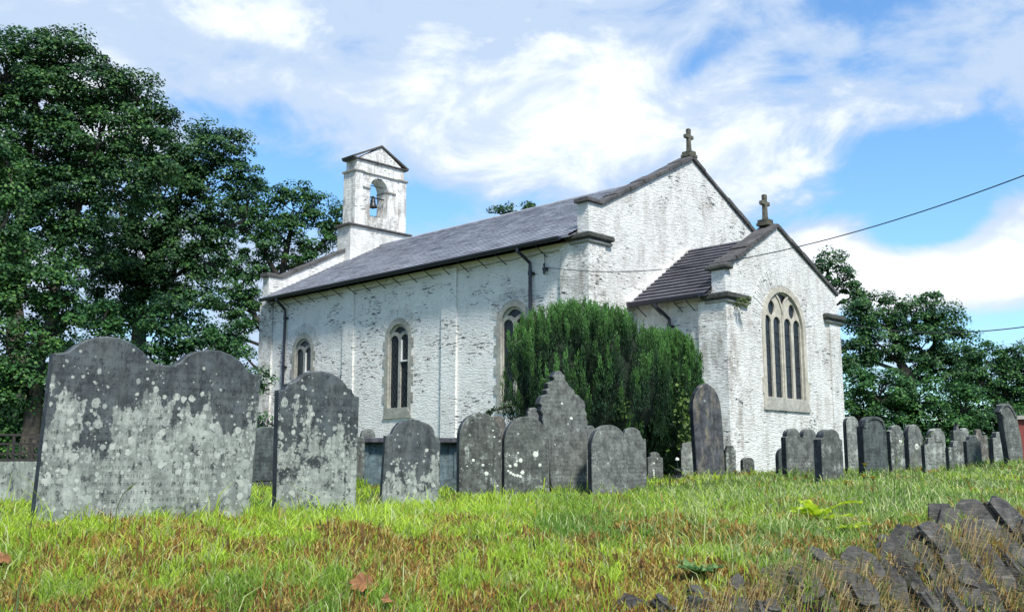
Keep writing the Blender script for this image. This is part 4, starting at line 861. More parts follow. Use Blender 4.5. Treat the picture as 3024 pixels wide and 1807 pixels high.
# ------------------------------------------------------------------ yews
def yew(profile, D, uc, label, seed):
    """profile: (v, left_u, right_u) rows from the top down"""
    r_ = np.random.default_rng(seed); base = unp(uc, profile[-1][0], D); g0 = gz(base.x, base.y)
    root = empty('yew_tree', (base.x, base.y, g0), label=label, cat='yew', group='clipped yews by the chancel')
    rows = []
    for v, ul, ur in profile:
        a = unp(ul, v, D); b = unp(ur, v, D); rows.append(((a.z+b.z)/2-g0, (a.x+b.x)/2-base.x, (b.x-a.x)/2))
    rows.sort(); zs = np.array([q[0] for q in rows]); xc = np.array([q[1] for q in rows]); rd_ = np.array([q[2] for q in rows])
    z0, z1 = zs[0], zs[-1]
    lob = [(r_.uniform(0, 2*PI), r_.uniform(2, 5)) for _ in range(5)]
    def rad(th, z):
        base_r = np.interp(z, zs, rd_); return base_r*(1+.07*np.sin(th*3+lob[0][0]+z*1.3)+.06*np.sin(th*7+lob[1][0]+z*2.1)+.03*np.sin(th*15+z*5))
    # dark inner mass
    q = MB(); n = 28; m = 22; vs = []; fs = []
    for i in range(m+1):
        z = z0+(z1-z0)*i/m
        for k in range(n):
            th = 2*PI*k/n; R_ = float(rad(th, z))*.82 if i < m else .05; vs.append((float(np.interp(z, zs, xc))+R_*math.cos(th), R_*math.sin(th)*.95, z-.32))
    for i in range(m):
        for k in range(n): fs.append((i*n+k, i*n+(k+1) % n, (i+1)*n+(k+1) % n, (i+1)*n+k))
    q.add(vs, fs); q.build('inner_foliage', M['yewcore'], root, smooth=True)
    # upright plumes, each a cone of short upright shoots
    npl = 470; th = r_.uniform(0, 2*PI, npl); zz = z0+(z1-z0)*r_.uniform(0.0, 1, npl)**.62; km = int(np.argmax(rd_))
    R_ = rad(th, zz)*r_.uniform(.86, .99, npl); top = r_.uniform(0, 1, npl) < .34; R_ = np.where(top, R_*np.sqrt(r_.uniform(0, 1, npl)), R_)
    inv_r = np.interp(R_, rd_[km:][::-1], zs[km:][::-1]); zz = np.where(top, np.maximum(zz, inv_r), zz)
    X = np.interp(zz, zs, xc)+R_*np.cos(th); Y_ = R_*np.sin(th)*.97; Hp = r_.uniform(.45, 1.1, npl)*np.where(zz > z0+(z1-z0)*.5, 1., .8); sh_p = r_.uniform(.55, 1.3, npl)
    nsh = 30; per = 12; pi_ = np.repeat(np.arange(npl), nsh); n_s = len(pi_); sf = r_.uniform(0, 1, n_s)**1.15; aa = r_.uniform(0, 2*PI, n_s); rr2 = .13*np.sqrt(r_.uniform(0, 1, n_s))*(1-sf*.94)
    bx_ = X[pi_]+np.cos(aa)*rr2+np.cos(th[pi_])*.10*sf*Hp[pi_]; by_ = Y_[pi_]+np.sin(aa)*rr2+np.sin(th[pi_])*.10*sf*Hp[pi_]; bz_ = zz[pi_]-.80*Hp[pi_]-.16+Hp[pi_]*sf*.92
    hs = r_.uniform(.10, .20, n_s); t = np.tile(np.linspace(.05, 1, per), n_s); a = r_.uniform(0, 2*PI, n_s*per); q3 = np.repeat(np.arange(n_s), per); wid = .022*(1-t*.7)
    P_ = np.stack([bx_[q3]+np.cos(a)*wid+np.cos(aa[q3])*.02*t, by_[q3]+np.sin(a)*wid+np.sin(aa[q3])*.02*t, bz_[q3]+hs[q3]*t], 1)
    Ld = np.stack([np.cos(a)*.3, np.sin(a)*.3, np.full(len(a), .95)], 1); Ld /= np.linalg.norm(Ld, axis=1, keepdims=True)
    W_ = np.cross(Ld, r_.normal(0, 1, Ld.shape)); W_ /= np.linalg.norm(W_, axis=1, keepdims=True); ln = (.042-.012*t)[:, None]; wd = .0075
    VV = np.stack([P_-W_*wd, P_+W_*wd, P_+Ld*ln+W_*wd*.4, P_+Ld*ln-W_*wd*.4], 1).reshape(-1, 3)
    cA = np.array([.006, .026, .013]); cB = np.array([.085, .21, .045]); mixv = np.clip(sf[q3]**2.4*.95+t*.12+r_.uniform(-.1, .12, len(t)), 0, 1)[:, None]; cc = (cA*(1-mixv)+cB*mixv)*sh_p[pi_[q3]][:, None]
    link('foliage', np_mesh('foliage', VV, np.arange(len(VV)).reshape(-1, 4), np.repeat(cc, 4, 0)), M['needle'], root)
    q = MB(); q.tube([(0, 0, -.3), (.02, 0, .3), (0, .03, z0+.35)], [.16, .13, .12], 9); q.tube([(.1, .05, -.3), (.17, .05, .3), (.2, .03, z0+.4)], [.09, .08, .07], 8); q.build('trunk', M['bark_dark'], root)
    return root, base, g0
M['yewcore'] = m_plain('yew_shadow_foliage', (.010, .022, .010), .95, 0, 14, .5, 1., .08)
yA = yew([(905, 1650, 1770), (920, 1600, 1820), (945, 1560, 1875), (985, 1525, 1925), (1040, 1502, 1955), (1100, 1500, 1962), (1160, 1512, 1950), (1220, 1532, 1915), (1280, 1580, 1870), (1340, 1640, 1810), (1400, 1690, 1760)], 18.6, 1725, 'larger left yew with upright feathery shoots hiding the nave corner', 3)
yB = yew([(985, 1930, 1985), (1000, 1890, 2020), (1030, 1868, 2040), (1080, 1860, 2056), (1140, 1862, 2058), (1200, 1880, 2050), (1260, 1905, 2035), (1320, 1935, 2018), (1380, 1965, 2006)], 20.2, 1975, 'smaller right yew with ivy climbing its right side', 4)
# ivy tufts, weeds
def tuft_leaves(name, c, n, r, size, c0, c1, label=None, cat=None, parent=None, squash=1., group=None, drop=0.):
    P_ = rng.normal(0, 1, (n, 3))*np.array(r); 
    C = P_; N = rng.normal(0, .6, (n, 3))+np.array([0, -.7, .5]); t = rng.uniform(0, 1, (n, 1)); K = np.array(c0)*(1-t)+np.array(c1)*t
    o = link(name, leaf_mesh(name, C, N, size*rng.uniform(.6, 1.3, n), .8, K), M['leaf'], parent, label=label, cat=cat, group=group); o.location = c; return o
tuft_leaves('ivy', unp(2028, 1265, 19.4), 260, (.12, .08, .42), .075, (.05, .10, .02), (.14, .22, .05), 'pale green ivy climbing the right edge of the smaller yew', 'ivy')
tuft_leaves('ivy', unp(1843, 1215, 17.6), 60, (.09, .05, .09), .07, (.06, .12, .03), (.16, .26, .06), 'small sprig of light ivy on the front of the larger yew', 'ivy')
tuft_leaves('ledge_fern', cw(.22, -2.42, 3.97), 90, (.10, .09, .07), .07, (.05, .09, .02), (.13, .17, .05), 'weed tuft hanging under the chancel cornice corner', 'plant')
# yew sprig reaching left
sp_ = empty('yew_branch', unp(1560, 1180, 17.9), label='low yew sprig reaching left in front of the third window', cat='branch')
q = MB(); b0 = unp(1560, 1180, 17.9); pts = [unp(u, v, 17.9)-b0 for u, v in ((1580, 1150), (1540, 1185), (1500, 1200), (1455, 1212), (1440, 1222))]; q.tube(pts, [.02, .016, .012, .008, .004], 6); q.build('stem', M['bark_dark'], sp_)
C = []
for i in range(260):
    t = rng.uniform(0, 1)**.8*3.999; k = int(t); p = pts[k]+(pts[k+1]-pts[k])*(t-k); C.append(np.array(p)+rng.normal(0, .03, 3)+np.array([-.02, 0, 0]))
C = np.array(C); link('needles', leaf_mesh('needles', C, rng.normal(0, 1, C.shape), np.full(len(C), .075), .3, np.array([[.03, .065, .02]])*rng.uniform(.7, 1.4, (len(C), 1))), M['needle'], sp_)
# ------------------------------------------------------------------ overhead cables
def cable(pts, r, label):
    P_ = []
    for i, (a, b) in enumerate(zip(pts[:-1], pts[1:])):
        for t in np.linspace(0, 1, 12, endpoint=False): P_.append(a.lerp(b, t))
    P_.append(pts[-1]); q = MB(); q.tube(P_, r, 6); q.build('overhead_cable', M['cable'], None, label=label, cat='cable', group='cables over the churchyard')
def catenary(a, b, sag, n=14): return [a.lerp(b, t)-Vector((0, 0, sag*4*t*(1-t))) for t in np.linspace(0, 1, n)]
A = cw(-4.1, -4.62, 5.1); Bc = unp(3150, 470, 13.0)
# choose sag so the line dips across the gable
c1 = catenary(A, Bc, .62, 40); c1 += [c1[-1]+(c1[-1]-c1[-2])*k+Vector((0, 0, .004*k*k)) for k in range(2, 40, 3)]
q = MB(); q.tube(c1, .009, 5); q.build('overhead_cable', M['cable'], None, label='upper cable sweeping from the nave wall bracket up to the top right', cat='cable', group='cables over the churchyard')
A2 = cw(.05, 2.9, 4.03); B2 = unp(3150, 946, 19); c2 = catenary(A2, B2, .26, 30); c2 += [c2[-1]+(c2[-1]-c2[-2])*k+Vector((0, 0, .004*k*k)) for k in range(2, 40, 3)]
q = MB(); q.tube(c2, .012, 5); q.build('overhead_cable', M['cable'], None, label='lower cable running right from the chancel corner ledge', cat='cable', group='cables over the churchyard')
# ------------------------------------------------------------------ red brick shed at right edge
p = unp(3012, 1345, 34); b = empty('brick_shed', (p.x, p.y, gz(p.x, p.y)), math.radians(-14), label='dark red building glimpsed behind the leaning last headstone', cat='building')
hz = unp(3000, 1238, 34).z-gz(p.x, p.y)
q = MB(); q.box(-.05, 4, 0, 3, -.3, hz); q.build('wall', M['brick'], b); q = MB(); q.box(-.15, 4.1, -.12, 3.1, hz, hz+.12); q.build('roof', M['mould'], b)
q = MB(); q.box(.4, 1.2, -.03, .05, .1, 1.9); q.build('door', M['terra'], b)
# flower vase by the yew
p = unp(2003, 1412, 17.8); b = empty('grave_vase', (p.x, p.y, gz(p.x, p.y)), label='small black grave vase with one white bloom below the smaller yew', cat='vase')
q = MB(); q.box(-.09, .09, -.07, .07, -.02, .09); q.lathe([(.05, .09), (.075, .16), (.065, .2), (.02, .2)], (0, 0, 0), 10); q.build('body', M['terra'], b)
q = MB(); q.tube([(0, 0, .18), (-.01, 0, .33)], .006, 5); q.build('stem', M['leaf2'] if 'leaf2' in M else M['cable'], b)
q = MB(); q.lathe([(.005, -.02), (.035, 0), (.03, .03), (.005, .045)], (-.01, 0, .34), 9); q.build('bloom', M['white'], b)
# ------------------------------------------------------------------ slate slabs in the bank (right foreground)
def slab(c, L, Wd, T, az, dip, roll_, label, seed, Mx=None):
    r_ = random.Random(seed); Mx = Mx or Matrix.Rotation(az, 4, 'Z')
    mb = MB(); lay = r_.randint(5, 8); z = -T/2; bx0 = 0; bs = 1.
    for i in range(lay):
        h = T/lay*r_.uniform(.5, 1.6); sx, sy = L*r_.uniform(.5, 1.), Wd*r_.uniform(.6, 1.1); ox, oy = r_.uniform(-.2, .2)*L, r_.uniform(-.16, .16)*Wd; bm = bmesh.new()
        bmesh.ops.create_cube(bm, size=1, matrix=Matrix.Translation((ox, oy, z+h/2)) @ Matrix.Diagonal((sx, sy, h, 1)))
        for c_ in range(12):
            a_ = r_.uniform(0, 2*PI); nv = Vector((math.cos(a_), math.sin(a_), r_.uniform(-.35, .35))).normalized()
            ext = abs(nv.x)*sx/2+abs(nv.y)*sy/2+abs(nv.z)*h/2
            bmesh.ops.bisect_plane(bm, geom=bm.verts[:]+bm.edges[:]+bm.faces[:], plane_co=Vector((ox, oy, z+h/2))+nv*ext*r_.uniform(.58, .92), plane_no=nv, clear_outer=True)
            ed = [e for e in bm.edges if e.is_boundary]
            if ed: bmesh.ops.holes_fill(bm, edges=ed)
        tl = Matrix.Rotation(r_.uniform(-.05, .05), 4, 'X') @ Matrix.Rotation(r_.uniform(-.04, .04), 4, 'Y')
        bm.verts.index_update(); mb.add([tuple(Mx @ tl @ v.co) for v in bm.verts], [tuple(v.index for v in f.verts) for f in bm.faces]); bm.free(); z += h*.85
    ob = mb.build('slate_rock', M['rock'], None, label=label, cat='rock', group='slate slabs set in the bank'); ob.location = c
    return ob
GL = 'dark slate slab jutting from the dry grass of the right bank'
kk = 0
def bank_pt(u, v):
    """march the view ray to the ground"""
    d = ray(u, v); d = d/d.y; ys = np.arange(2.6, 40, .03); X = d.x*ys; Z = CZ+d.z*ys; G = ground_z(X, ys); i = np.argmax(Z < G)
    return Vector((X[i], ys[i], G[i]))
rocks = [(2960, 1555, .95, .34, .10, 48, 'long dark slate slab highest on the right bank'), (2870, 1610, 1.0, .30, .09, 50, None), (2990, 1640, 1.0, .32, .08, 50, None), (2800, 1640, .8, .3, .10, 52, None),
         (2930, 1700, .95, .32, .09, 50, None), (3010, 1760, .8, .3, .08, 48, None), (2740, 1700, .75, .28, .10, 52, None), (2850, 1760, .8, .3, .08, 52, None), (2660, 1650, .42, .30, .12, 35, 'squarish dark slate block in the dry grass, middle of the rocky bank'),
         (2580, 1690, .45, .32, .13, 30, None), (2640, 1760, .6, .26, .10, 48, None), (2510, 1750, .5, .26, .09, 45, None), (2370, 1715, .4, .28, .11, 30, 'dark slate block with green moss beside it, leftmost large one'), (2440, 1790, .45, .26, .1, 45, None),
         (2330, 1790, .35, .22, .08, 35, None), (2700, 1600, .35, .2, .07, 40, None), (2620, 1600, .30, .16, .05, 10, 'small pale flat slate at the upper edge of the rocky bank'), (2180, 1790, .35, .2, .07, 20, None), (2280, 1720, .4, .25, .1, 40, None), (2440, 1680, .45, .25, .1, 45, None), (2200, 1745, .35, .22, .08, 40, None), (2080, 1775, .4, .22, .08, 40, None), (2350, 1660, .3, .18, .06, 40, None), (2720, 1590, .35, .2, .07, 45, None), (1960, 1790, .35, .2, .08, 20, None), (1870, 1795, .5, .22, .06, 5, 'pale flat slate lying at the bottom edge of the photo'), (2060, 1800, .3, .2, .07, 15, None),
         (2780, 1585, .5, .22, .07, 48, None), (3030, 1600, .9, .3, .08, 50, None), (2900, 1640, .6, .2, .07, 50, None), (2760, 1650, .5, .18, .06, 50, None), (2700, 1740, .5, .2, .07, 50, None), (2620, 1700, .4, .18, .06, 50, None), (2960, 1600, .5, .2, .06, 50, None), (2880, 1720, .6, .2, .06, 50, None), (2480, 1700, .3, .16, .06, 40, None), (2420, 1750, .3, .16, .06, 40, None), (3000, 1700, .6, .2, .07, 50, None), (2820, 1800, .6, .2, .07, 50, None), (2270, 1800, .3, .16, .06, 20, None), (2540, 1660, .28, .14, .05, 30, None), (2570, 1800, .5, .25, .09, 45, None), (2740, 1800, .6, .25, .09, 50, None), (2930, 1800, .7, .25, .09, 50, None)]
for i, (u, v, L, Wd, T, dip, lab) in enumerate(rocks):
    p = bank_pt(u, v); s = edge_dist([p.x], [p.y])[0]
    sc = min(1.15, p.y/7.5)
    e_ = .12; nrm = Vector(((gz(p.x-e_, p.y)-gz(p.x+e_, p.y))/(2*e_), (gz(p.x, p.y-e_)-gz(p.x, p.y+e_))/(2*e_), 1)).normalized()
    nrm = (nrm+Vector((.30, -.42, .15))).normalized()
    dn = Vector((.62, -.55, -.62)) if dip > 25 else Vector((1, random.uniform(-.3, .3), 0)); dn = (dn+Vector((random.uniform(-.22, .22), random.uniform(-.22, .22), 0))); dn = (dn-nrm*dn.dot(nrm)).normalized()
    Mx = Matrix((dn, nrm.cross(dn), nrm)).transposed().to_4x4() @ Matrix.Rotation(math.radians(random.choice((random.uniform(25, 60), random.uniform(-20, 15)))), 4, 'X')
    slab(p-nrm*(T*sc*.35), L*sc*.78, Wd*sc*.85, T*sc*1.6, 0, 0, 0, lab or GL, 100+i, Mx)
# ------------------------------------------------------------------ grass
brownN = Noise2(21, 1.3, 4); brownF = Noise2(22, .45, 3); limeN = Noise2(23, 3.2, 3)
def blades(n, ymin, ymax, pw, hmin, hmax, w0, spread=1.45, seed=1, mode='turf', xr=None, XY=None):
    r_ = np.random.default_rng(seed); t = r_.uniform(0, 1, n)
    Y = (ymin**(1-pw)+(ymax**(1-pw)-ymin**(1-pw))*t)**(1/(1-pw)) if pw != 1 else ymin*(ymax/ymin)**t
    X = r_.uniform(-.52, .54, n)*spread*Y
    if xr: X = r_.uniform(*xr, n)*Y
    if XY is not None: X, Y = XY; n = len(X)
    s = edge_dist(X, Y); keep = s > (-.42 if mode == 'turf' else -1.3)
    if mode == 'dry': keep = (s > -1.35) & (s < -.02) & (X > .2) & (brownF(X*1.6, Y*1.6) > -.7)
    X, Y, s = X[keep], Y[keep], s[keep]; n = len(X)
    # keep off church footprint
    lx = math.cos(YAW)*X-math.sin(YAW)*Y+CX; ly = math.sin(YAW)*X+math.cos(YAW)*Y+CY
    inside = (lx < .05) & (lx > XW) & (np.abs(ly) < 4.5) & ~((lx > XE) & (np.abs(ly) > 2.8))
    X, Y, s = X[~inside], Y[~inside], s[~inside]; n = len(X)
    Z = ground_z(X, Y)
    br = brownN(X, Y)*.55+brownF(X, Y)*.45
    a = (X/Y)
    ylim = 7.05+np.clip(X+.6, 0, 3)*.45; region = np.where(Y < ylim, .50, np.where(Y < ylim+1.2, -.15, -.85)); region = region+np.where((a > .12) & (Y < 12), -.25, 0)+np.where(s < .3, .7, 0)
    
    pb = 1/(1+np.exp(-(br*2.2+region)*6.5))
    isb = r_.uniform(0, 1, n) < pb
    lime = np.clip(.5+.5*limeN(X, Y)+np.where((a < .02) & (Y > 7) & (Y < 17), .45, 0)-np.where(a > .2, .35, 0), 0, 1)[:, None]
    gA = np.array([.16, .29, .045]); gB = np.array([.40, .56, .05]); gC = np.array([.48, .54, .24])
    K = gA*(1-lime)+gB*lime; dry = r_.uniform(0, 1, (n, 1)); K = np.where(dry < np.where(a > .15, .35, .13)[:, None], gC, K)
    bA = np.array([.38, .23, .05]); bB = np.array([.50, .42, .13]); bC = np.array([.19, .095, .035]); q = r_.uniform(0, 1, (n, 1)); isb = isb & (r_.uniform(0, 1, n) < .88)
    KB = np.where(q < .38, bA, np.where(q < .75, bB, bC)); K = np.where(isb[:, None], KB, K)
    if mode == 'dry': K = np.where(q < .55, np.array([.55, .42, .21]), np.where(q < .75, np.array([.36, .22, .09]), np.array([.20, .25, .08])))
    K = K*r_.uniform(.65, 1.3, (n, 1))
    h = r_.uniform(hmin, hmax, n)*np.where(isb & (mode == 'turf'), .62, 1.)*(1+.35*np.clip(limeN(X*1.7, Y*1.7), -1, 1)*.6); tall = r_.uniform(0, 1, n) < .012; h = np.where(tall, h*2.2, h)
    w = w0*(Y/6.)**.75*r_.uniform(.7, 1.5, n)*np.where(tall, 1.2, 1)*np.where(isb & (mode == 'turf'), 1.25, 1.)
    th = r_.uniform(0, 2*PI, n); bend = h*r_.uniform(.15, .9, n)
    if mode == 'dry': th = np.radians(-45)+r_.normal(0, .8, n); bend = h*r_.uniform(.5, 1.3, n)
    fa = r_.uniform(-.9, .9, n)   # blade width direction roughly across the view, random yaw
    wx, wy = np.cos(fa)*w/2, np.sin(fa)*w/2; dx, dy = np.cos(th), np.sin(th)
    if mode == 'dry': Z = Z+np.where(r_.uniform(0, 1, n) < .4, r_.uniform(0, .10, n), 0)
    B = np.stack([X, Y, Z-.012], 1)
    def P(fr, hh, wf):
        c = B+np.stack([dx*bend*fr, dy*bend*fr, hh], 1); return c-np.stack([wx*wf, wy*wf, 0*wx], 1), c+np.stack([wx*wf, wy*wf, 0*wx], 1)
    droop = .55 if mode == 'dry' else .92
    a0, b0 = P(0, 0*h, 1); a1, b1 = P(.28, h*.6, .85); a2, b2 = P(1., h*droop, .12)
    VV = np.stack([a0, b0, a1, b1, a2, b2], 1).reshape(-1, 3)
    i = np.arange(n)*6; Fq = np.concatenate([np.stack([i, i+1, i+3, i+2], 1), np.stack([i+2, i+3, i+5, i+4], 1)])
    return VV, Fq, np.repeat(K, 6, 0)*np.tile(np.array([.6, .6, .95, .95, 1.12, 1.12])[:, None], (n, 1))**.0
def add_grass(name, parts, label):
    off = 0; Vs = []; Fs = []; Ks = []
    for v_, f_, k_ in parts: Vs.append(v_); Fs.append(f_+off); Ks.append(k_); off += len(v_)
    link(name, np_mesh(name, np.concatenate(Vs), np.concatenate(Fs), np.concatenate(Ks)), M['grass'], kind='stuff', label=label, cat='grass')
bx_, by_ = [], []
for st in STONES:
    c_, s_ = math.cos(st['psi']), math.sin(st['psi']); k_ = int(110*max(.5, st['W'])*(1.6 if st['P'].y < 13 else 1.))
    t_ = rng.uniform(-.05, st['W']+.05, k_); d_ = -np.abs(rng.normal(0, .045, k_))-.008; bx_.append(st['P'].x+c_*t_-s_*d_); by_.append(st['P'].y+s_*t_+c_*d_)
XYb = (np.concatenate(bx_), np.concatenate(by_))
add_grass('grass', [blades(165000, 4.9, 9.0, 1.3, .035, .10, .0058, seed=1), blades(80000, 8.0, 30, 1.4, .045, .105, .0062, seed=2), blades(9000, 5.0, 13, 1.2, .12, .22, .0055, seed=5), blades(len(XYb[0]), 5, 6, 1.2, .06, .19, .0060, seed=8, XY=XYb)],
          'rough green churchyard grass with brown mossy patches')
add_grass('dry_grass', [blades(75000, 4.6, 16, 1.5, .06, .22, .0045, seed=3, mode='dry', xr=(0., .75))], 'straw coloured dry grass hanging over the rocky bank')
# seedhead stems, flowers, weeds, leaves
M['stem'] = m_plain('green_stem', (.09, .13, .04), .7, 0, 30, .3, .1, .002); M['petal'] = m_plain('yellow_petals', (.75, .45, .04), .6, 0, 60, .2, .2, .002)
M['deadleaf'] = m_plain('dead_leaf', (.22, .095, .035), .7, 0, 12, .45, .4, .006)
def flower(u, v, Y, label, vb=None, lean=0.):
    top = unp(u, v, Y); x0 = top.x+lean; z0 = gz(x0, Y); r = empty('hawkweed', (x0, Y, z0), label=label, cat='flower', group='yellow flowers in the grass')
    h = top.z-z0; q = MB(); q.tube([(0, 0, -.02), (-lean*.4, 0, h*.6), (-lean, 0, h)], .0035, 5); q.build('stem', M['stem'], r)
    q = MB(); c = Vector((-lean, 0, h)); 
    q.lathe([(.004, -.022), (.011, -.012), (.010, .0)], c, 8)
    q.build('calyx', M['stem'], r); q = MB()
    for k in range(12):
        a = 2*PI*k/12; d = Vector((math.cos(a), math.sin(a), .7)).normalized(); s = Vector((-math.sin(a), math.cos(a), 0)); b = c+Vector((0, 0, -.002)); e = b+d*.040
        q.add([b-s*.002, b+s*.002, e+s*.010, e-s*.010], [(0, 1, 2, 3)])
    q.lathe([(.002, -.002), (.020, .004), (.015, .018), (.001, .022)], c, 8); q.build('petals', M['petal'], r)
flower(2555, 1373, 10.6, 'topmost yellow hawkweed flower against the broad dark headstone'); flower(2551, 1408, 10.2, 'yellow hawkweed below the topmost one, left of its neighbour'); flower(2578, 1413, 10.0, 'yellow hawkweed low and furthest right of the small cluster')
flower(2499, 1426, 10.2, 'yellow hawkweed lowest, below the thick-edged shouldered headstone'); flower(2172, 1394, 14.0, 'single yellow hawkweed near the tall pointed headstone'); flower(2671, 1530, 8.2, 'yellow hawkweed on an arching stem low at the right', lean=-.3)
def stem(pts, r, label, head=True):
    P_ = [unp(*p) for p in pts]; b = P_[0].copy(); b.z = gz(b.x, b.y)-.02; P_[0] = b
    root = empty('grass_stalk', b, label=label, cat='grass stalk', group='tall stalks in the grass'); q = MB(); q.tube([p-b for p in P_], [r*(1-.5*i/len(P_)) for i in range(len(P_))], 5); q.build('stem', M['stem'], root)
    if head:
        q = MB(); d = (P_[-1]-P_[-2]).normalized(); q.tube([P_[-1]-b, P_[-1]-b+d*.03, P_[-1]-b+d*.07], [r*1.0, r*2.2, r*.5], 5); q.build('seed_head', M['stem'], root)
stem([(2638, 1480, 9.6), (2642, 1420, 9.6), (2646, 1370, 9.6)], .005, 'dark upright plantain stalk in front of the speckled headstone')
stem([(2680, 1400, 9.8), (2700, 1340, 9.8), (2745, 1285, 9.8)], .003, 'thin stalk slanting right across the right-hand headstones'); stem([(2650, 1380, 10), (2658, 1330, 10), (2664, 1312, 10)], .003, 'short pale stalk with small head beside the plantain stalk')
stem([(2540, 1560, 7.8), (2600, 1520, 8.0), (2640, 1478, 8.2), (2690, 1430, 8.4)], .003, 'long slanting stalk rising right above the bright green dock', head=False)
stem([(336, 1540, 6.9), (345, 1500, 6.9), (362, 1460, 6.9), (375, 1448, 6.9)], .004, 'arching grass stalk before the middle of the wide double headstone'); stem([(80, 1570, 6.6), (95, 1530, 6.6), (112, 1503, 6.6)], .005, 'pale grass blade at the left foot of the wide double headstone', head=False)
stem([(30, 1800, 4.3), (55, 1740, 4.3), (68, 1700, 4.3)], .006, 'bright grass blade in the lower left corner', head=False)
# docks: rosettes of broad wavy leaves
def dock(u, v, Y, n, L, W_, c, label, seed, up=.9):
    r_ = random.Random(seed); p = unp(u, v, Y); z0 = gz(p.x, Y); root = empty('dock_plant', (p.x, Y, z0), label=label, cat='weed', group='broad-leaved weeds in the grass')
    if seed in (51, 52): z0 += .03
    t = NT('dock_leaf_%d' % seed); vv = t.obj(); nn = t.noise(vv, 25, 4); pc = t.mix(t.mapr(nn, .3, .7), tuple(q*.75 for q in c), c); pb_ = t.bsdf(pc, .5, t.bump(nn, .4, .006)); tl = t.n('ShaderNodeBsdfTranslucent'); t.put(tl.inputs[0], pc); mx = t.n('ShaderNodeMixShader'); mx.inputs[0].default_value = .45; t.l(pb_.outputs[0], mx.inputs[1]); t.l(tl.outputs[0], mx.inputs[2]); t.l(mx.outputs[0], t.out.inputs[0]); mt = t.m
    for k in range(n):
        a = r_.uniform(0, 2*PI); l = L*r_.uniform(.6, 1.15); el = up*r_.uniform(.5, 1.3); q = MB(); vs = []; m = 7
        for i in range(m+1):
            s = i/m; rr_ = l*s*math.cos(el*(1-s*.5)); zz = l*s*math.sin(el*(1-s*.6)); w = W_*math.sin(PI*min(1, s*.9+.06))**.8*(1+.15*r_.uniform(-1, 1)); wv = .012*math.sin(s*14+k)
            c_ = Vector((math.cos(a)*rr_, math.sin(a)*rr_, zz)); sd = Vector((-math.sin(a), math.cos(a), 0))
            vs += [c_-sd*w/2+Vector((0, 0, .012+wv)), c_, c_+sd*w/2+Vector((0, 0, .012-wv))]
        fs = []
        for i in range(m): fs += [(3*i, 3*i+1, 3*i+4, 3*i+3), (3*i+1, 3*i+2, 3*i+5, 3*i+4)]
        q.add(vs, fs); q.build('leaf', mt, root)
dock(2415, 1545, 8.3, 14, .36, .095, (.55, .72, .04), 'bright yellow-green dock plant in the grass right of centre', 51); dock(2475, 1570, 7.9, 9, .27, .07, (.50, .68, .05), 'second bright dock rosette spreading right of the brightest one', 52, .45)
dock(2050, 1575, 6.2, 9, .17, .07, (.20, .36, .12), 'grey-green broad-leaved weed in the middle foreground grass', 53, .6); dock(2345, 1690, 5.0, 8, .13, .06, (.26, .42, .10), 'small pale green weed above the leftmost dark slate block', 54, .6)
dock(2810, 1500, 9.3, 4, .14, .05, (.20, .28, .10), 'small weed with pale leaves high on the right bank', 55)
def deadleaf(u, v, L, W_, rz, tilt, label, mat='deadleaf'):
    p = bank_pt(u, v); q = MB(); n = 26; out = []
    for i in range(n):
        a = 2*PI*i/n; r0 = 1+.16*math.cos(a*7)+.08*math.cos(a*15); out.append((L/2*math.cos(a)*r0, W_/2*math.sin(a)*r0))
    vs = [(0, 0, .012)]+[(x, y, .0+.018*math.cos(x/L*5)+random.uniform(-.003, .003)) for x, y in out]; fs = [(0, i+1, (i+1) % n+1) for i in range(n)]
    q.add(vs, fs); o = q.build('fallen_leaf', M[mat], None, label=label, cat='leaf', group='fallen leaves on the turf'); o.location = p+Vector((0, -.03, .04)); o.rotation_euler = (tilt, 0, rz)
deadleaf(1075, 1745, .135, .10, .3, 1.0, 'large brown sycamore leaf low in the foreground grass'); deadleaf(1505, 1503, .09, .06, .2, .9, 'small dark brown leaf patch below the ornate stone'); deadleaf(12, 1680, .09, .07, .5, .8, 'dark red-brown leaf at the left edge of the turf'); deadleaf(1145, 1790, .06, .05, 1.2, 1.0, 'small red-brown leaf at the bottom beside the large one')
# ------------------------------------------------------------------ sky
w = bpy.data.worlds.new('World'); scene.world = w; w.use_nodes = True; nt = w.node_tree; nt.nodes.clear()
SUN = Vector((.24, -.56, .80)).normalized(); sel = math.asin(SUN.z); saz = math.atan2(SUN.x, SUN.y)
class WT(NT):
    def __init__(s): s.t = nt
t = WT(); out = t.n('ShaderNodeOutputWorld'); bg = t.n('ShaderNodeBackground'); t.l(bg.outputs[0], out.inputs[0])
sky = t.n('ShaderNodeTexSky'); sky.sky_type = 'NISHITA'; sky.sun_disc = False; sky.sun_elevation = sel; sky.sun_rotation = saz; sky.air_density = 1.2; sky.dust_density = .3; sky.ozone_density = 2.5
tc = t.n('ShaderNodeTexCoord').outputs['Generated']; x = t.xyz(tc)
az = t.math('ARCTAN2', x[0], x[1]); el = t.math('ARCSINE', x[2])
P = t.comb(az, t.math('MULTIPLY', el, 2.3), 0.)
n1 = t.noise(P, 2.6, 7, .56, .35); n2 = t.noise(t.comb(az, t.math('MULTIPLY', el, 1.8), 5.), 7.5, 7, .6, .4); n3 = t.noise(t.comb(az, t.math('MULTIPLY', el, 1.6), 9.), 2.2, 4, .5)
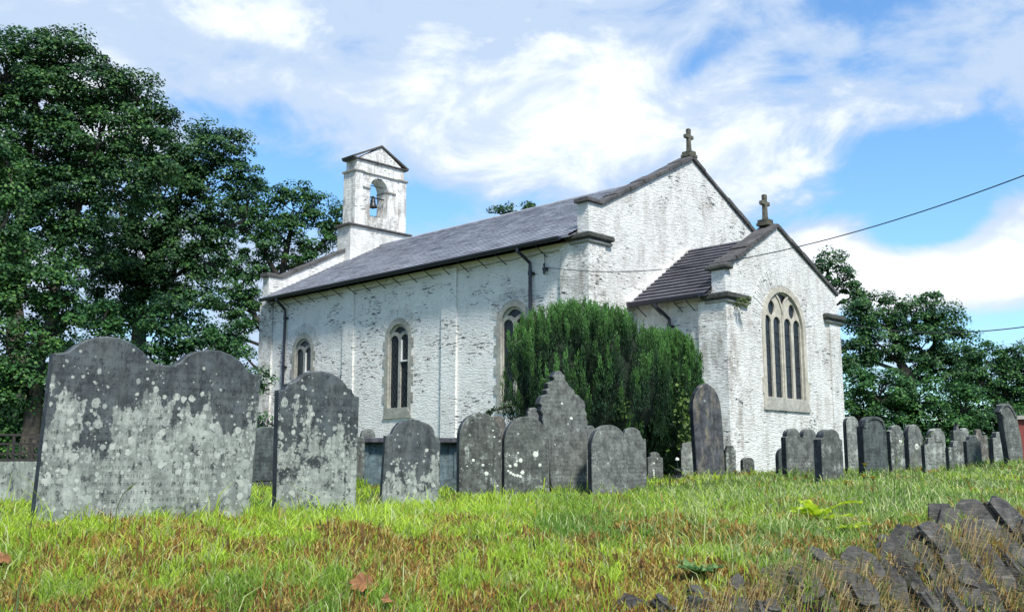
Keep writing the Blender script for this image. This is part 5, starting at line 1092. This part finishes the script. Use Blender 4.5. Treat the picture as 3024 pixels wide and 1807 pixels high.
def blob(u, v, ru, rv, amp, rot=0.):
    d = ray(u, v).normalized(); a0 = math.atan2(d.x, d.y); e0 = math.asin(d.z); s = 1/F_PX
    da = t.math('SUBTRACT', az, a0); de = t.math('SUBTRACT', el, e0)
    cr_, sr_ = math.cos(rot), math.sin(rot)
    p = t.math('ADD', t.math('MULTIPLY', da, cr_/(ru*s)), t.math('MULTIPLY', de, sr_/(ru*s))); q_ = t.math('ADD', t.math('MULTIPLY', da, -sr_/(rv*s)), t.math('MULTIPLY', de, cr_/(rv*s)))
    r2 = t.math('ADD', t.math('MULTIPLY', p, p), t.math('MULTIPLY', q_, q_))
    return t.math('MULTIPLY', t.math('EXPONENT', t.math('MULTIPLY', r2, -1.)), amp)
acc = t.math('ADD', t.math('MULTIPLY', t.math('SUBTRACT', n1, .5), 2.6), t.math('MULTIPLY', t.math('SUBTRACT', n2, .5), 2.7))
acc = t.math('ADD', acc, .14)
for b in [(1500, 330, 800, 230, .75), (1150, 60, 700, 160, .35), (2300, 60, 350, 90, .1), (2800, 180, 420, 150, .35), (300, 60, 500, 130, .15), (2250, 520, 330, 130, .45), (1950, 330, 330, 130, .3),
          (1150, 600, 620, 60, -.75), (800, 500, 170, 45, -.25), (2620, 430, 330, 80, -.6), (2500, 560, 300, 70, -.45), (2050, 190, 150, 50, -.55, .5), (2450, 190, 300, 45, -.45, -.2), (600, 330, 260, 45, -.3), (2780, 620, 220, 70, -.7), (2900, 960, 260, 60, -.9), (1760, 560, 250, 40, -.2), (2250, 420, 100, 60, -.1), (680, 150, 180, 40, -.35),
          (2440, 770, 120, 85, 1.6), (2620, 850, 200, 60, 1.2), (2850, 810, 260, 80, 1.3), (2980, 640, 110, 70, 1.3), (3000, 720, 140, 70, .8), (150, 380, 400, 200, .35), (550, 780, 300, 150, .6), (-500, 500, 700, 400, .5), (3700, 500, 500, 400, .4)]:
    acc = t.math('ADD', acc, blob(*b))
dens = t.mapr(acc, -.24, .55, 0., 1., True)
bright = t.mapr(t.math('ADD', acc, t.math('ADD', t.math('MULTIPLY', t.math('SUBTRACT', n3, .5), 2.), t.math('MULTIPLY', t.math('SUBTRACT', n2, .5), 1.2))), .35, 1.35, 0., 1., True)
bright = t.math('ADD', bright, blob(1500, 330, 600, 150, .22), clamp=True); bright = t.math('ADD', bright, blob(2700, 830, 420, 120, .7), clamp=True)
bright = t.math('SUBTRACT', bright, blob(1350, 60, 420, 90, .55), clamp=True); bright = t.math('SUBTRACT', bright, blob(2900, 130, 400, 120, .35), clamp=True)
cc = t.mix(bright, (.44, .55, .72), (.84, .88, .93))
sk = t.n('ShaderNodeVectorMath', operation='SCALE'); t.l(sky.outputs[0], sk.inputs[0]); sk.inputs['Scale'].default_value = SKY_S = .14
tint = t.n('ShaderNodeVectorMath', operation='MULTIPLY'); t.l(sk.outputs[0], tint.inputs[0]); tint.inputs[1].default_value = (.68, .95, 1.16)
colr = t.mix(dens, tint.outputs[0], cc); t.l(colr, bg.inputs[0]); bg.inputs[1].default_value = 1.0
sd = bpy.data.lights.new('sun', 'SUN'); sd.energy = 4.4; sd.angle = math.radians(8); sd.color = (1, .96, .88); so = bpy.data.objects.new('sun', sd); col.objects.link(so)
so.rotation_euler = (-SUN).to_track_quat('-Z', 'Y').to_euler()
# ------------------------------------------------------------------ camera & view
cd = bpy.data.cameras.new('camera'); cd.sensor_width = 36; cd.lens = 36*F_PX/3024; cd.clip_end = 6000; cd.clip_start = .05; cam = bpy.data.objects.new('camera', cd); col.objects.link(cam)
Rm = Matrix((RT, UP, -FW)).transposed(); cam.matrix_world = Matrix.Translation(CAM) @ Rm.to_4x4(); scene.camera = cam
scene.view_settings.view_transform = 'Standard'; scene.view_settings.look = 'None'; scene.view_settings.exposure = .42; scene.view_settings.gamma = 1
scene.cycles.max_bounces = 6; scene.cycles.transparent_max_bounces = 8
